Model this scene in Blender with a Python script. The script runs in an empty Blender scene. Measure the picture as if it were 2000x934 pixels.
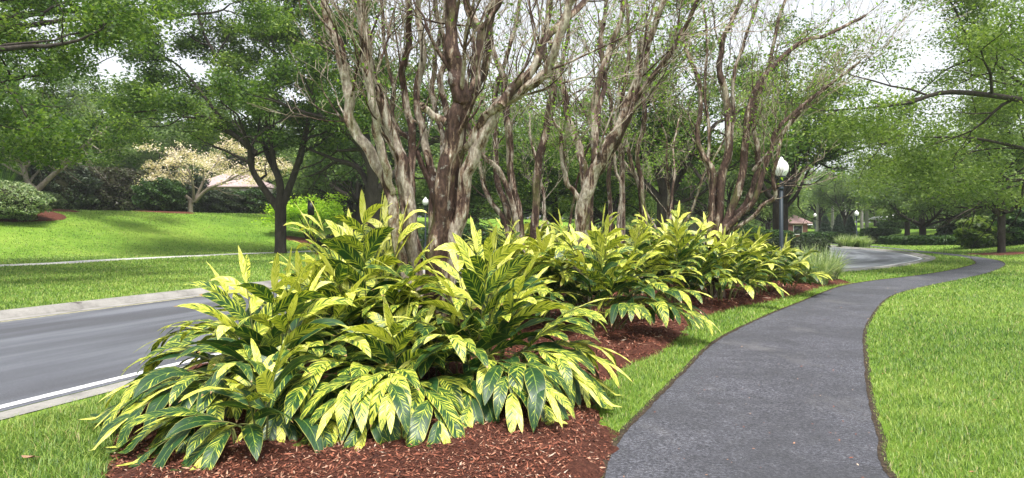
import bpy, math, random
import numpy as np
from mathutils import Vector, Matrix, Quaternion
sc = bpy.context.scene
COL = sc.collection
R = math.radians
# ------------------------------------------------------------------ camera
F = 1300.0; HOR = 445.0; EYE = 1.7
cd = bpy.data.cameras.new("camera"); cam = bpy.data.objects.new("camera", cd); COL.objects.link(cam)
cd.sensor_width = 36; cd.lens = 36*F/2000; cd.shift_y = -(467-HOR)/2000
cd.clip_start = 0.05; cd.clip_end = 3000
cam.location = (0, 0, EYE); cam.rotation_euler = (R(90), 0, 0)
sc.camera = cam
# ------------------------------------------------------------------ light
SUN_EL, SUN_ROT = R(66), R(168)      # bright haze, sun glow high, behind right
w = bpy.data.worlds.new("World"); sc.world = w; w.use_nodes = True
wn = w.node_tree.nodes; wl = w.node_tree.links
bg = wn["Background"]; sky = wn.new("ShaderNodeTexSky"); sky.sky_type = 'NISHITA'
sky.sun_disc = False; sky.sun_elevation = SUN_EL; sky.sun_rotation = SUN_ROT
sky.air_density = 1.0; sky.dust_density = 3.0; sky.ozone_density = 1.0
hs = wn.new("ShaderNodeHueSaturation"); hs.inputs["Saturation"].default_value = 0.22; hs.inputs["Value"].default_value = 1.1
wl.new(sky.outputs[0], hs.inputs["Color"]); wl.new(hs.outputs[0], bg.inputs[0])
bg.inputs[1].default_value = 0.12
sd = bpy.data.lights.new("sun", 'SUN'); sun = bpy.data.objects.new("sun", sd); COL.objects.link(sun)
sd.energy = 2.5; sd.angle = R(10); sd.color = (1, 0.96, 0.88)
# sun direction: sky rotation 0 = +Y, turns clockwise seen from above
sdir = Vector((math.sin(SUN_ROT)*math.cos(SUN_EL), math.cos(SUN_ROT)*math.cos(SUN_EL), math.sin(SUN_EL)))
sun.rotation_euler = (sdir).to_track_quat('Z', 'Y').to_euler()
sc.view_settings.view_transform = 'Standard'; sc.view_settings.look = 'None'
sc.view_settings.exposure = 1.25; sc.view_settings.gamma = 1
sc.render.engine = 'CYCLES'
sc.cycles.max_bounces = 7; sc.cycles.diffuse_bounces = 3; sc.cycles.transmission_bounces = 4
sc.cycles.glossy_bounces = 2; sc.cycles.transparent_max_bounces = 8
sc.cycles.use_denoising = True; sc.cycles.use_adaptive_sampling = False
# ------------------------------------------------------------------ helpers
def P(px, py, d):
    return Vector(((px-1000)/F*d, d, EYE+(HOR-py)/F*d))
def Gd(py):
    return EYE*F/(py-HOR)
def sstep(t):
    t = np.clip(t, 0, 1); return t*t*(3-2*t)
def terr(x, y):
    x = np.asarray(x, float); y = np.asarray(y, float)
    s = (x+26.5)*-.85+(y-34.5)*.52
    zl = 3.2*sstep((s-1)/20)*sstep((y+10)/25)
    s2 = (x-24)*.954-(y-30)*.298
    zr = 1.5*sstep((s2-1.2)/15)*sstep((y-24)/8)
    far = 2.2*sstep((y-75)/90)
    return zl+zr+np.maximum(far-0.5*zl-0.5*zr, 0)
def tz(x, y): return float(terr(x, y))
def G(px, d):
    x = (px-1000)/F*d
    return Vector((x, d, tz(x, d)))
def crom(pts, n=8):
    pts = [np.array(p, float) for p in pts]
    Q = [2*pts[0]-pts[1]]+pts+[2*pts[-1]-pts[-2]]
    out = []
    for i in range(1, len(Q)-2):
        a, b, c, d = Q[i-1], Q[i], Q[i+1], Q[i+2]
        for k in range(n):
            t = k/n
            out.append(.5*((2*b)+(-a+c)*t+(2*a-5*b+4*c-d)*t*t+(-a+3*b-3*c+d)*t**3))
    out.append(Q[-2]); return np.array(out)
def inside(poly, X, Y):
    poly = np.asarray(poly); r = np.zeros(X.shape, bool); n = len(poly); j = n-1
    for i in range(n):
        xi, yi = poly[i][:2]; xj, yj = poly[j][:2]
        c = ((yi > Y) != (yj > Y)) & (X < (xj-xi)*(Y-yi)/((yj-yi) or 1e-12)+xi)
        r ^= c; j = i
    return r
def pdist(line, X, Y, closed=False):
    line = np.asarray(line)[:, :2]
    if closed: line = np.vstack([line, line[:1]])
    best = np.full(X.shape, 1e9)
    for i in range(len(line)-1):
        a, b = line[i], line[i+1]; ab = b-a; L = ab@ab+1e-12
        t = np.clip(((X-a[0])*ab[0]+(Y-a[1])*ab[1])/L, 0, 1)
        best = np.minimum(best, np.hypot(X-a[0]-t*ab[0], Y-a[1]-t*ab[1]))
    return best
class MB:
    def __init__(s): s.v = []; s.f = []; s.c = []; s.uv = []; s.n = 0
    def add(s, V, Fc, C=None, UV=None):
        V = np.asarray(V, float).reshape(-1, 3)
        s.v.append(V); s.f.append((np.asarray(Fc), s.n))
        s.c.append(np.tile(np.array([.5, .5, .5, 1.]), (len(V), 1)) if C is None else np.asarray(C, float))
        s.uv.append(np.zeros((len(V), 2)) if UV is None else np.asarray(UV, float)); s.n += len(V)
    def box(s, c, sz, rz=0, C=None):
        c = np.array(c, float); h = np.array(sz, float)/2
        V = np.array([[x, y, z] for z in (-1, 1) for y in (-1, 1) for x in (-1, 1)], float)*h
        cr, sr = math.cos(rz), math.sin(rz); V = np.stack([V[:, 0]*cr-V[:, 1]*sr, V[:, 0]*sr+V[:, 1]*cr, V[:, 2]], 1)+c
        s.add(V, [[0, 2, 3, 1], [4, 5, 7, 6], [0, 1, 5, 4], [2, 6, 7, 3], [0, 4, 6, 2], [1, 3, 7, 5]], C)
    def tube(s, pts, rad, sides=6, flute=0, fk=3, ph=0, cap=True, C=None):
        P_ = np.array([tuple(p) for p in pts], float); n = len(P_)
        if n < 2: return
        T = np.gradient(P_, axis=0); T /= np.linalg.norm(T, axis=1)[:, None]+1e-9
        u = np.cross(T[0], [0.3, 1, 0.1]); u /= np.linalg.norm(u)+1e-9
        U = [u]
        for i in range(1, n):
            u = U[-1]-T[i]*(U[-1]@T[i]); u /= np.linalg.norm(u)+1e-9; U.append(u)
        U = np.array(U); W = np.cross(T, U)
        a = np.linspace(0, 2*math.pi, sides, endpoint=False)
        rr = np.asarray(rad, float)[:, None]*np.ones(sides)
        if flute:
            tw = np.linspace(0, 1.5, n)[:, None]
            rr = rr*(1+flute*np.sin(fk*a[None]+ph+tw)+flute*.5*np.sin((fk+2)*a[None]-ph*2+tw*2))
        V = P_[:, None]+rr[..., None]*(np.cos(a)[None, :, None]*U[:, None]+np.sin(a)[None, :, None]*W[:, None])
        i = np.arange(n-1)[:, None]*sides; j = np.arange(sides)[None]; k = (j+1) % sides
        Fq = np.stack([i+j, i+k, i+sides+k, i+sides+j], -1).reshape(-1, 4)
        s.add(V.reshape(-1, 3), Fq, None if C is None else np.tile(C, (n*sides, 1)))
        if cap:
            s.f.append((np.array([list(range(sides))[::-1]])+0, s.n-n*sides)); s.f.append((np.array([list(range(sides))]), s.n-sides))
    def lathe(s, prof, c=(0, 0, 0), sides=24):
        pr = np.array(prof, float); n = len(pr); a = np.linspace(0, 2*math.pi, sides, endpoint=False)
        V = np.stack([pr[:, :1]*np.cos(a), pr[:, :1]*np.sin(a), pr[:, 1:2]+0*a], -1)+np.array(c)
        i = np.arange(n-1)[:, None]*sides; j = np.arange(sides)[None]; k = (j+1) % sides
        s.add(V.reshape(-1, 3), np.stack([i+j, i+k, i+sides+k, i+sides+j], -1).reshape(-1, 4))
    def mesh(s, name, mat, smooth=False):
        me = bpy.data.meshes.new(name)
        V = np.vstack(s.v); loops = []; sizes = []
        for f, o in s.f:
            f = f+o; loops.append(f.reshape(-1)); sizes.append(np.full(len(f), f.shape[1]))
        loops = np.concatenate(loops); sizes = np.concatenate(sizes)
        me.vertices.add(len(V)); me.vertices.foreach_set("co", V.astype('f').ravel())
        me.loops.add(len(loops)); me.loops.foreach_set("vertex_index", loops.astype('i'))
        me.polygons.add(len(sizes))
        st = np.concatenate([[0], np.cumsum(sizes)[:-1]])
        me.polygons.foreach_set("loop_start", st.astype('i')); me.polygons.foreach_set("loop_total", sizes.astype('i'))
        if smooth: me.polygons.foreach_set("use_smooth", np.ones(len(sizes), bool))
        ca = me.color_attributes.new("tint", 'FLOAT_COLOR', 'POINT'); ca.data.foreach_set("color", np.vstack(s.c).astype('f').ravel())
        uv = np.vstack(s.uv)
        ul = me.uv_layers.new(name="UVMap"); ul.data.foreach_set("uv", uv[loops].astype('f').ravel())
        me.update(calc_edges=True); me.validate()
        if mat: me.materials.append(mat)
        return me
    def build(s, name, mat, parent=None, smooth=False, kind=None, loc=None):
        o = bpy.data.objects.new(name, s.mesh(name, mat, smooth)); COL.objects.link(o)
        if parent: o.parent = parent
        if kind: o["kind"] = kind
        if loc is not None: o.location = loc
        return o
def thing(name, label, cat, loc=(0, 0, 0), rz=0, group=None, scale=1):
    o = bpy.data.objects.new(name, None); COL.objects.link(o); o.empty_display_size = .2
    o.location = loc; o.rotation_euler = (0, 0, rz); o.scale = (scale,)*3 if not hasattr(scale, '__len__') else scale
    o["label"] = label; o["category"] = cat
    if group: o["group"] = group
    return o
def tag(o, label, cat, group=None):
    o["label"] = label; o["category"] = cat
    if group: o["group"] = group
    return o
def dup(root, label, loc, rz=0, scale=1, group=None, cat=None):
    r = root.copy(); COL.objects.link(r); r.location = loc; r.rotation_euler = (0, 0, rz)
    r.scale = (scale,)*3 if not hasattr(scale, '__len__') else scale
    r["label"] = label
    if group: r["group"] = group
    elif "group" in r: del r["group"]
    if cat: r["category"] = cat
    for ch in list(root.children):
        c = ch.copy(); COL.objects.link(c); c.parent = r
        for g in list(ch.children):
            q = g.copy(); COL.objects.link(q); q.parent = c
    return r
# ------------------------------------------------------------------ materials
class NT:
    def __init__(s, name):
        s.m = bpy.data.materials.new(name); s.m.use_nodes = True
        s.t = s.m.node_tree; s.b = s.t.nodes["Principled BSDF"]; s.out = s.t.nodes["Material Output"]
    def n(s, typ, **k):
        x = s.t.nodes.new(typ)
        for a, b in k.items(): setattr(x, a, b)
        return x
    def l(s, a, b): s.t.links.new(a, b)
    def val(s, sock, v):
        if hasattr(v, 'is_linked'): s.l(v, sock)
        elif v is not None: sock.default_value = v
    def math(s, op, a, b=None, c=None, clamp=False):
        x = s.n("ShaderNodeMath", operation=op); x.use_clamp = clamp
        for i, v in enumerate((a, b, c)):
            if v is not None: s.val(x.inputs[i], v)
        return x.outputs[0]
    def coord(s, scale=(1, 1, 1), kind="Object", loc=(0, 0, 0)):
        tc = s.n("ShaderNodeTexCoord"); mp = s.n("ShaderNodeMapping"); mp.inputs["Scale"].default_value = scale
        mp.inputs["Location"].default_value = loc
        s.l(tc.outputs[kind], mp.inputs[0]); return mp.outputs[0]
    def noise(s, vec, scale, detail=4, rough=.6, dist=0):
        x = s.n("ShaderNodeTexNoise"); s.l(vec, x.inputs["Vector"]); x.inputs["Scale"].default_value = scale
        x.inputs["Detail"].default_value = detail; x.inputs["Roughness"].default_value = rough; x.inputs["Distortion"].default_value = dist
        return x.outputs[0]
    def ramp(s, fac, stops, interp='LINEAR'):
        x = s.n("ShaderNodeValToRGB"); cr = x.color_ramp; cr.interpolation = interp
        while len(cr.elements) < len(stops): cr.elements.new(.5)
        for e, (p, c) in zip(cr.elements, stops):
            e.position = p; e.color = (*c, 1) if len(c) == 3 else c
        s.l(fac, x.inputs[0]); return x.outputs[0]
    def mix(s, fac, a, b, mode='MIX'):
        x = s.n("ShaderNodeMix", data_type='RGBA', blend_type=mode)
        s.val(x.inputs[0], fac)
        for i, v in ((6, a), (7, b)):
            if isinstance(v, tuple): v = (*v, 1)
            s.val(x.inputs[i], v)
        return x.outputs[2]
    def attr(s, name="tint"):
        a = s.n("ShaderNodeAttribute", attribute_name=name); sp = s.n("ShaderNodeSeparateColor"); s.l(a.outputs["Color"], sp.inputs[0]); return sp.outputs
    def bump(s, h, strength=.3, dist=.02):
        x = s.n("ShaderNodeBump"); x.inputs["Strength"].default_value = strength; x.inputs["Distance"].default_value = dist
        s.l(h, x.inputs["Height"]); s.l(x.outputs[0], s.b.inputs["Normal"])
    def fin(s, col=None, rough=.8, spec=.3, metal=0):
        if col is not None:
            s.val(s.b.inputs["Base Color"], (*col, 1) if isinstance(col, tuple) and len(col) == 3 else col)
        s.val(s.b.inputs["Roughness"], rough); s.b.inputs["Specular IOR Level"].default_value = spec; s.b.inputs["Metallic"].default_value = metal
        return s.m
    def translucent(s, col, fac=.35):
        tr = s.n("ShaderNodeBsdfTranslucent"); s.l(col, tr.inputs[0]); mx = s.n("ShaderNodeMixShader"); mx.inputs[0].default_value = fac
        s.l(s.b.outputs[0], mx.inputs[1]); s.l(tr.outputs[0], mx.inputs[2]); s.l(mx.outputs[0], s.out.inputs[0])
def leaf_mat(name, dark, mid, light, trans=.35, rough=.5, spec=.35):
    n = NT(name); a = n.attr()
    oi = n.n("ShaderNodeObjectInfo")
    f = n.math('ADD', a[0], n.math('MULTIPLY', n.math('SUBTRACT', oi.outputs["Random"], .5), .12))
    cl = n.noise(n.coord(kind="Object"), .45, 2, .5)
    f = n.math('ADD', f, n.math('MULTIPLY', n.math('SUBTRACT', cl, .5), .7))
    c = n.ramp(f, [(0, dark), (.5, mid), (1, light)])
    n.fin(c, rough, spec)
    tc = n.mix(1.0, c, (1.25, 1.35, .6), 'MULTIPLY')
    n.translucent(tc, trans); return n.m
M = {}
M['oak_leaf'] = leaf_mat("oak_leaf", (.02, .05, .012), (.08, .145, .03), (.24, .32, .06), .45)
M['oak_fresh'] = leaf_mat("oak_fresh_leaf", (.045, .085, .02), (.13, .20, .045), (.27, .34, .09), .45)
M['oak_far'] = leaf_mat("oak_far_lit_leaf", (.05, .095, .04), (.14, .21, .08), (.30, .38, .15), .5)  # oak leaves made paler: distant daylight and haze put into the colour
M['shrub_leaf'] = leaf_mat("shrub_leaf", (.02, .05, .015), (.05, .11, .03), (.12, .20, .06), .3)
M['dark_leaf'] = leaf_mat("dark_shrub_leaf", (.012, .022, .012), (.03, .05, .022), (.07, .10, .045), .25)
M['brown_leaf'] = leaf_mat("brownish_shrub_leaf", (.03, .025, .018), (.06, .055, .035), (.09, .12, .05), .25)
M['lime_leaf'] = leaf_mat("lime_leaf", (.16, .30, .02), (.36, .54, .04), (.52, .68, .08), .45)
M['pale_leaf'] = leaf_mat("variegated_shrub_leaf", (.08, .14, .05), (.22, .30, .14), (.45, .50, .30), .3)
M['blossom'] = leaf_mat("pale_blossom", (.50, .42, .24), (.78, .66, .58), (.88, .80, .76), .35)
M['myrtle_leaf'] = leaf_mat("myrtle_leaf", (.08, .16, .02), (.16, .28, .04), (.28, .42, .06), .45)
M['conifer'] = leaf_mat("dark_cone_leaf", (.012, .03, .018), (.025, .05, .03), (.06, .10, .06), .2)
M['palm_leaf'] = leaf_mat("palm_leaf", (.03, .07, .02), (.07, .14, .04), (.14, .24, .06), .35)
M['liriope'] = leaf_mat("striped_grass_leaf", (.09, .15, .05), (.28, .36, .16), (.60, .64, .42), .35)
def bark(name, a, b, c, sc_=5, stretch=.25, bs=.6):
    n = NT(name); v = n.coord((1, 1, stretch)); x = n.noise(v, sc_, 6, .7, .4); y = n.noise(v, sc_*5, 4, .6)
    col = n.ramp(x, [(.3, a), (.5, b), (.72, c)])
    n.bump(y, bs, .03); return n.fin(n.mix(.35, col, n.ramp(y, [(.3, a), (.7, c)])), .9, .15)
M['oak_bark'] = bark("oak_bark", (.014, .011, .009), (.035, .029, .024), (.085, .073, .062))
M['pale_bark'] = bark("pale_bark", (.10, .08, .06), (.24, .20, .16), (.42, .38, .33))
M['palm_bark'] = bark("palm_bark", (.30, .28, .26), (.42, .40, .38), (.52, .50, .48), 3, 2, .2)
def myrtle_bark():
    n = NT("myrtle_bark"); v = n.coord((1, 1, .2)); v2 = n.coord((1, 1, .45), loc=(3, 7, 1)); v3 = n.coord((1, 1, 1))
    a = n.noise(v, 9, 6, .66, .35); f = n.noise(v2, 26, 4, .6); g = n.noise(v3, 2.2, 3, .5)
    pale = n.ramp(f, [(.3, (.13, .10, .08)), (.5, (.31, .265, .21)), (.7, (.54, .50, .43))])
    dark = n.ramp(f, [(.25, (.02, .012, .009)), (.5, (.055, .032, .025)), (.75, (.13, .08, .06))])
    tan = n.ramp(f, [(.3, (.11, .066, .048)), (.7, (.28, .20, .145))])
    th = n.math('ADD', a, n.math('MULTIPLY', n.math('SUBTRACT', g, .5), .55))
    t = n.attr()
    th = n.math('ADD', th, n.math('SUBTRACT', t[0], .5))
    m1 = n.ramp(th, [(.47, (0, 0, 0)), (.485, (1, 1, 1))]); m2 = n.ramp(th, [(.515, (0, 0, 0)), (.535, (1, 1, 1))])
    c = n.mix(m1, dark, tan); c = n.mix(m2, c, pale)
    moss = n.ramp(n.noise(n.coord((1, 1, .5), loc=(9, 1, 4)), 3.2, 5, .7), [(.56, (0, 0, 0)), (.66, (1, 1, 1))])
    c = n.mix(n.math('MULTIPLY', moss, .55), c, (.13, .14, .045))
    sp = n.ramp(n.noise(n.coord((1, 1, .8), loc=(2, 1, 4)), 9, 4, .7), [(.6, (0, 0, 0)), (.66, (1, 1, 1))])
    c = n.mix(n.math('MULTIPLY', sp, .35), c, (.50, .50, .45))
    n.bump(n.math('ADD', th, n.math('MULTIPLY', f, .6)), 1.0, .03); return n.fin(c, .75, .25)
M['myrtle_bark'] = myrtle_bark()
n = NT("myrtle_twig"); M['myrtle_twig'] = n.fin(n.ramp(n.noise(n.coord(), 4, 3), [(.35, (.13, .085, .065)), (.5, (.32, .26, .20)), (.7, (.5, .44, .37))]), .8, .2)
# grass ground + blades share their colours
GR = [(.25, (.065, .145, .016)), (.5, (.15, .265, .028)), (.75, (.27, .37, .06))]
def grass_col(n):
    big = n.noise(n.coord(), .16, 3, .55); md = n.noise(n.coord((1, 1.6, 1)), 1.3, 4, .6)
    return n.math('ADD', n.math('MULTIPLY', big, .6), n.math('MULTIPLY', md, .4))
n = NT("lawn"); g = grass_col(n); fine = n.noise(n.coord((1, 1, 1)), 38, 4, .75)
lc = n.ramp(n.math('ADD', g, n.math('MULTIPLY', n.math('SUBTRACT', fine, .5), .35)), GR)
n.bump(fine, .9, .05); M['lawn'] = n.fin(lc, .85, .15)
n = NT("grass_blade"); t = n.attr(); g = grass_col(n)
g2 = n.math('ADD', g, n.math('MULTIPLY', n.math('SUBTRACT', t[0], .5), .55))
c = n.ramp(g2, [(.2, (.035, .095, .016)), (.5, (.16, .275, .035)), (.78, (.36, .44, .10))])
dry = n.ramp(t[1], [(.955, (0, 0, 0)), (.965, (1, 1, 1))]); c = n.mix(dry, c, (.42, .36, .16))
n.fin(c, .45, .4); n.translucent(c, .35); M['blade'] = n.m
n = NT("path_asphalt"); v = n.coord(); big = n.noise(v, .7, 4, .6); fine = n.noise(v, 160, 3, .8); vo = n.noise(n.coord((1, 1.3, 1)), 34, 8, .95)
c = n.ramp(vo, [(.40, (.012, .012, .015)), (.5, (.056, .057, .068)), (.60, (.21, .215, .24))])
md = n.noise(v, 5, 6, .8)
c = n.mix(1.0, c, n.ramp(md, [(.35, (.72, .72, .73)), (.5, (.95, .95, 1)), (.66, (1.35, 1.33, 1.33))]), 'MULTIPLY')
c = n.mix(n.ramp(big, [(.45, (.0, .0, .0)), (.6, (.55, .55, .55))]), c, (.042, .043, .050))
c = n.mix(n.ramp(n.noise(n.coord((1, .5, 1), loc=(5, 2, 0)), 1.1, 5, .65), [(.55, (.0, .0, .0)), (.7, (.35, .35, .35))]), c, (.17, .165, .165))
sp = n.ramp(fine, [(.66, (0, 0, 0)), (.72, (1, 1, 1))]); c = n.mix(n.math('MULTIPLY', sp, .5), c, (.38, .37, .36))
n.bump(n.math('ADD', vo, fine), .7, .012); M['path'] = n.fin(c, .75, .35)
n = NT("road_asphalt"); uv = n.n("ShaderNodeUVMap"); sx = n.n("ShaderNodeSeparateXYZ"); n.l(uv.outputs[0], sx.inputs[0])
mp = n.n("ShaderNodeMapping"); n.l(uv.outputs[0], mp.inputs[0]); mp.inputs["Scale"].default_value = (5.5, .12, 1)
band = n.noise(mp.outputs[0], 1.0, 3, .55); v = n.coord(); fine = n.noise(v, 70, 4, .8)
c = n.ramp(band, [(.36, (.030, .032, .044)), (.5, (.082, .088, .115)), (.64, (.20, .21, .26))])
c = n.mix(.4, c, n.ramp(fine, [(.38, (.02, .02, .024)), (.62, (.20, .20, .22))]))
n.bump(fine, .5, .01); M['road'] = n.fin(c, n.ramp(band, [(.4, (.55,)*3), (.6, (.34,)*3)]), .5)
def concrete(name, base=.42, tint=(1, .96, .9)):
    n = NT(name); v = n.coord(); a = n.noise(v, 1.6, 5, .7); b = n.noise(v, 40, 3, .7)
    k = lambda x: tuple(x*t for t in tint)
    c = n.mix(.35, n.ramp(a, [(.34, k(base*.38)), (.48, k(base*.85)), (.7, k(base*1.2))]), n.ramp(b, [(.3, k(base*.6)), (.7, k(base*1.2))]))
    n.bump(b, .4, .01); return n.fin(c, .85, .25)
M['concrete'] = concrete("kerb_concrete", .27); M['sidewalk'] = concrete("sidewalk_concrete", .5, (1, .97, .95))
n = NT("line_paint"); wv = n.noise(n.coord(), 9, 5, .8); M['paint'] = n.fin(n.ramp(wv, [(.36, (.14, .14, .16)), (.47, (.62, .62, .64)), (.7, (.82, .82, .83))]), .6)
n = NT("yellow_line"); wv = n.noise(n.coord(), 9, 5, .8); M['yellow'] = n.fin(n.ramp(wv, [(.36, (.2, .2, .16)), (.5, (.60, .55, .33)), (.7, (.7, .66, .45))]), .6)
n = NT("mulch_bed"); v = n.coord((1, 1, 1)); a = n.noise(v, 30, 5, .8, 1.0); b = n.noise(v, 1.2, 3)
c = n.ramp(a, [(.3, (.028, .011, .008)), (.5, (.105, .035, .023)), (.7, (.24, .09, .056))]); n.bump(a, 1, .05)
M['mulch'] = n.fin(n.mix(n.ramp(b, [(.3, (0, 0, 0)), (.8, (.4, .4, .4))]), c, (.13, .06, .045)), .9, .15)
n = NT("mulch_chip"); t = n.attr(); M['chip'] = n.fin(n.ramp(t[0], [(0, (.03, .012, .01)), (.4, (.15, .05, .03)), (.75, (.30, .105, .062)), (.95, (.42, .25, .17)), (1, (.5, .4, .32))]), .8, .2)
n = NT("soil"); a = n.noise(n.coord(), 35, 5, .8); M['soil'] = n.fin(n.ramp(a, [(.3, (.012, .010, .008)), (.55, (.05, .038, .028)), (.75, (.20, .15, .10))]), .95, .1)
# variegated ginger leaf: colour follows the slanting side veins
n = NT("ginger_leaf"); uv = n.n("ShaderNodeUVMap"); sx = n.n("ShaderNodeSeparateXYZ"); n.l(uv.outputs[0], sx.inputs[0]); t = n.attr()
u, v = sx.outputs[0], sx.outputs[1]; au = n.math('ABSOLUTE', u); sg = n.math('SIGN', u)
q = n.math('SUBTRACT', v, n.math('MULTIPLY', n.math('POWER', au, .8), .17))
cx = n.n("ShaderNodeCombineXYZ"); n.l(n.math('MULTIPLY', q, 27), cx.inputs[0]); n.l(n.math('ADD', n.math('MULTIPLY', sg, 4), n.math('MULTIPLY', t[0], 90)), cx.inputs[1]); n.l(n.math('MULTIPLY', au, .6), cx.inputs[2])
st = n.noise(cx.outputs[0], 1.0, 3, .72)
st = n.math('MULTIPLY_ADD', n.math('SUBTRACT', st, .5), 1.5, .465)
k = n.math('ADD', st, n.math('MULTIPLY', n.math('SUBTRACT', t[1], .5), .55))
base = n.ramp(k, [(.0, (.010, .040, .014)), (.42, (.020, .070, .018)), (.475, (.07, .16, .025)), (.515, (.44, .50, .05)), (.62, (.66, .66, .08)), (.85, (.80, .78, .34))])
rib = n.math('LESS_THAN', au, .035); base = n.mix(n.math('MULTIPLY', rib, .6), base, (.30, .42, .06))
edge = n.math('GREATER_THAN', au, .93); base = n.mix(n.math('MULTIPLY', edge, .5), base, (.5, .48, .1))
tipm = n.math('MULTIPLY', n.math('GREATER_THAN', v, .95), n.math('GREATER_THAN', t[2], .6)); base = n.mix(tipm, base, (.34, .22, .09))
cx2 = n.n("ShaderNodeCombineXYZ"); n.l(n.math('MULTIPLY', q, 60), cx2.inputs[0]); vein = n.noise(cx2.outputs[0], 1, 1, .5)
bp = n.n("ShaderNodeBump"); bp.inputs["Strength"].default_value = .5; bp.inputs["Distance"].default_value = .004; n.l(vein, bp.inputs["Height"]); n.l(bp.outputs[0], n.b.inputs["Normal"])
n.fin(base, .38, .45); n.translucent(n.mix(1.0, base, (1.1, 1.15, .5), 'MULTIPLY'), .22); M['ginger'] = n.m
n = NT("ginger_cane"); M['cane'] = n.fin(n.ramp(n.noise(n.coord(), 8, 3), [(.3, (.05, .09, .02)), (.7, (.16, .14, .05))]), .5, .3)
n = NT("lamp_post_paint"); M['post'] = n.fin((.018, .028, .038), .55, .35)
n = NT("frosted_globe"); M['globe'] = n.fin((.82, .82, .84), .25, .5); n.b.inputs["Subsurface Weight"].default_value = .0
n = NT("black_paint"); M['black'] = n.fin((.012, .012, .013), .4, .4)
n = NT("white_stucco"); M['stucco'] = n.fin(n.ramp(n.noise(n.coord(), 3, 4), [(.3, (.62, .60, .58)), (.7, (.75, .73, .71))]), .9)
def tiles(name, a, b):
    n = NT(name); wv = n.n("ShaderNodeTexWave", wave_type='BANDS', bands_direction='Z'); n.l(n.coord(), wv.inputs["Vector"]); wv.inputs["Scale"].default_value = 2.5
    c = n.mix(.5, n.ramp(n.noise(n.coord(), 6, 4), [(.3, a), (.7, b)]), n.ramp(wv.outputs[0], [(0, a), (1, b)])); return n.fin(c, .8)
M['roof_pink'] = tiles("pink_roof_tile", (.24, .14, .13), (.40, .28, .27)); M['roof_pale'] = tiles("pale_pink_roof", (.33, .24, .24), (.46, .36, .36))
M['redwall'] = tiles("red_wall", (.22, .09, .08), (.36, .17, .15))
n = NT("canvas"); M['canvas'] = n.fin((.74, .72, .74), .8)
n = NT("dark_glass"); M['glass'] = n.fin((.03, .04, .05), .1, .6)
n = NT("dry_leaf"); M['dry'] = n.fin((.30, .17, .11), .7)
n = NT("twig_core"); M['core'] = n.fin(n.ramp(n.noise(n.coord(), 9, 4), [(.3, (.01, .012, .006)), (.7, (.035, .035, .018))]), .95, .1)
# ------------------------------------------------------------------ the ground
def axis(lo, hi, near, step, grow):
    out = [near]; s_ = step; x = near
    while x < hi: x += s_; s_ *= grow; out.append(min(x, hi))
    x = near; s_ = step; o2 = []
    while x > lo: x -= s_; s_ *= grow; o2.append(max(x, lo))
    return np.array(o2[::-1]+out)
xs = axis(-420, 420, 0, .7, 1.035); ys = axis(-60, 900, 8, .7, 1.03)
X, Y = np.meshgrid(xs, ys); Z = terr(X, Y)
nx, ny = len(xs), len(ys); i = np.arange(ny-1)[:, None]*nx+np.arange(nx-1)[None]
mb = MB(); mb.add(np.stack([X, Y, Z], -1).reshape(-1, 3), np.stack([i, i+1, i+nx+1, i+nx], -1).reshape(-1, 4))
mb.build("ground", M['lawn'], smooth=True, kind="structure")
def strip(name, A, B, dz, mat, n=1, kind="structure", dzb=None):
    A = np.asarray(A)[:, :2]; B = np.asarray(B)[:, :2]; L = np.concatenate([[0], np.cumsum(np.hypot(*np.diff(A, axis=0).T))])
    V = []; UV = []; W = n+1
    for k in range(W):
        t = k/n; Q = A*(1-t)+B*t; h = dz if dzb is None else dz*(1-t)+dzb*t
        V.append(np.stack([Q[:, 0], Q[:, 1], terr(Q[:, 0], Q[:, 1])+h], 1)); UV.append(np.stack([np.full(len(L), t), L], 1))
    V = np.stack(V, 1); UV = np.stack(UV, 1); i = np.arange(len(A)-1)[:, None]*W+np.arange(n)[None]
    mb = MB(); mb.add(V.reshape(-1, 3), np.stack([i, i+1, i+W+1, i+W], -1).reshape(-1, 4), None, UV.reshape(-1, 2))
    return mb.build(name, mat, kind=kind) if name else mb
def offs(line, d):
    line = np.asarray(line)[:, :2]; T = np.gradient(line, axis=0); T /= np.linalg.norm(T, axis=1)[:, None]
    return line+np.stack([T[:, 1], -T[:, 0]], 1)*d      # d>0 to the right
def g2(px, py): d = Gd(py); return ((px-1000)/F*d, d)
# footpath
PL = [(-.9, -8), (.05, 0), (.35, 2.5)]+[g2(*p) for p in [(1175, 934), (1205, 860), (1270, 790), (1330, 730), (1400, 665), (1489, 620), (1561, 591), (1640, 560), (1708, 548), (1777, 540), (1845, 530), (1897, 518), (1905, 512), (1888, 504), (1845, 498), (1777, 491), (1715, 484)]]+[(32.5, 66), (35, 82), (40, 110)]
PR = [(1.2, -8), (1.9, 0), (2.15, 2.5)]+[g2(*p) for p in [(1745, 934), (1720, 850), (1700, 770), (1692, 700), (1690, 650), (1703, 620), (1725, 591), (1753, 574), (1811, 559), (1880, 545), (1931, 533), (1958, 522), (1962, 514), (1935, 506), (1862, 496), (1790, 489), (1722, 482)]]+[(34.4, 65.5), (37, 81.5), (42, 109.5)]
PLs, PRs = crom(PL, 10), crom(PR, 10)
def resamp(line, n):
    L = np.concatenate([[0], np.cumsum(np.hypot(*np.diff(line, axis=0).T))]); t = np.linspace(0, L[-1], n)
    return np.stack([np.interp(t, L, line[:, 0]), np.interp(t, L, line[:, 1])], 1)
def pairup(A, B): return np.array([B[np.argmin(np.hypot(*(B-a).T))] for a in A])
path_poly = np.vstack([PLs, PRs[::-1]])
strip("footpath", PLs, PRs, .004, M['path'], 4)
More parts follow.
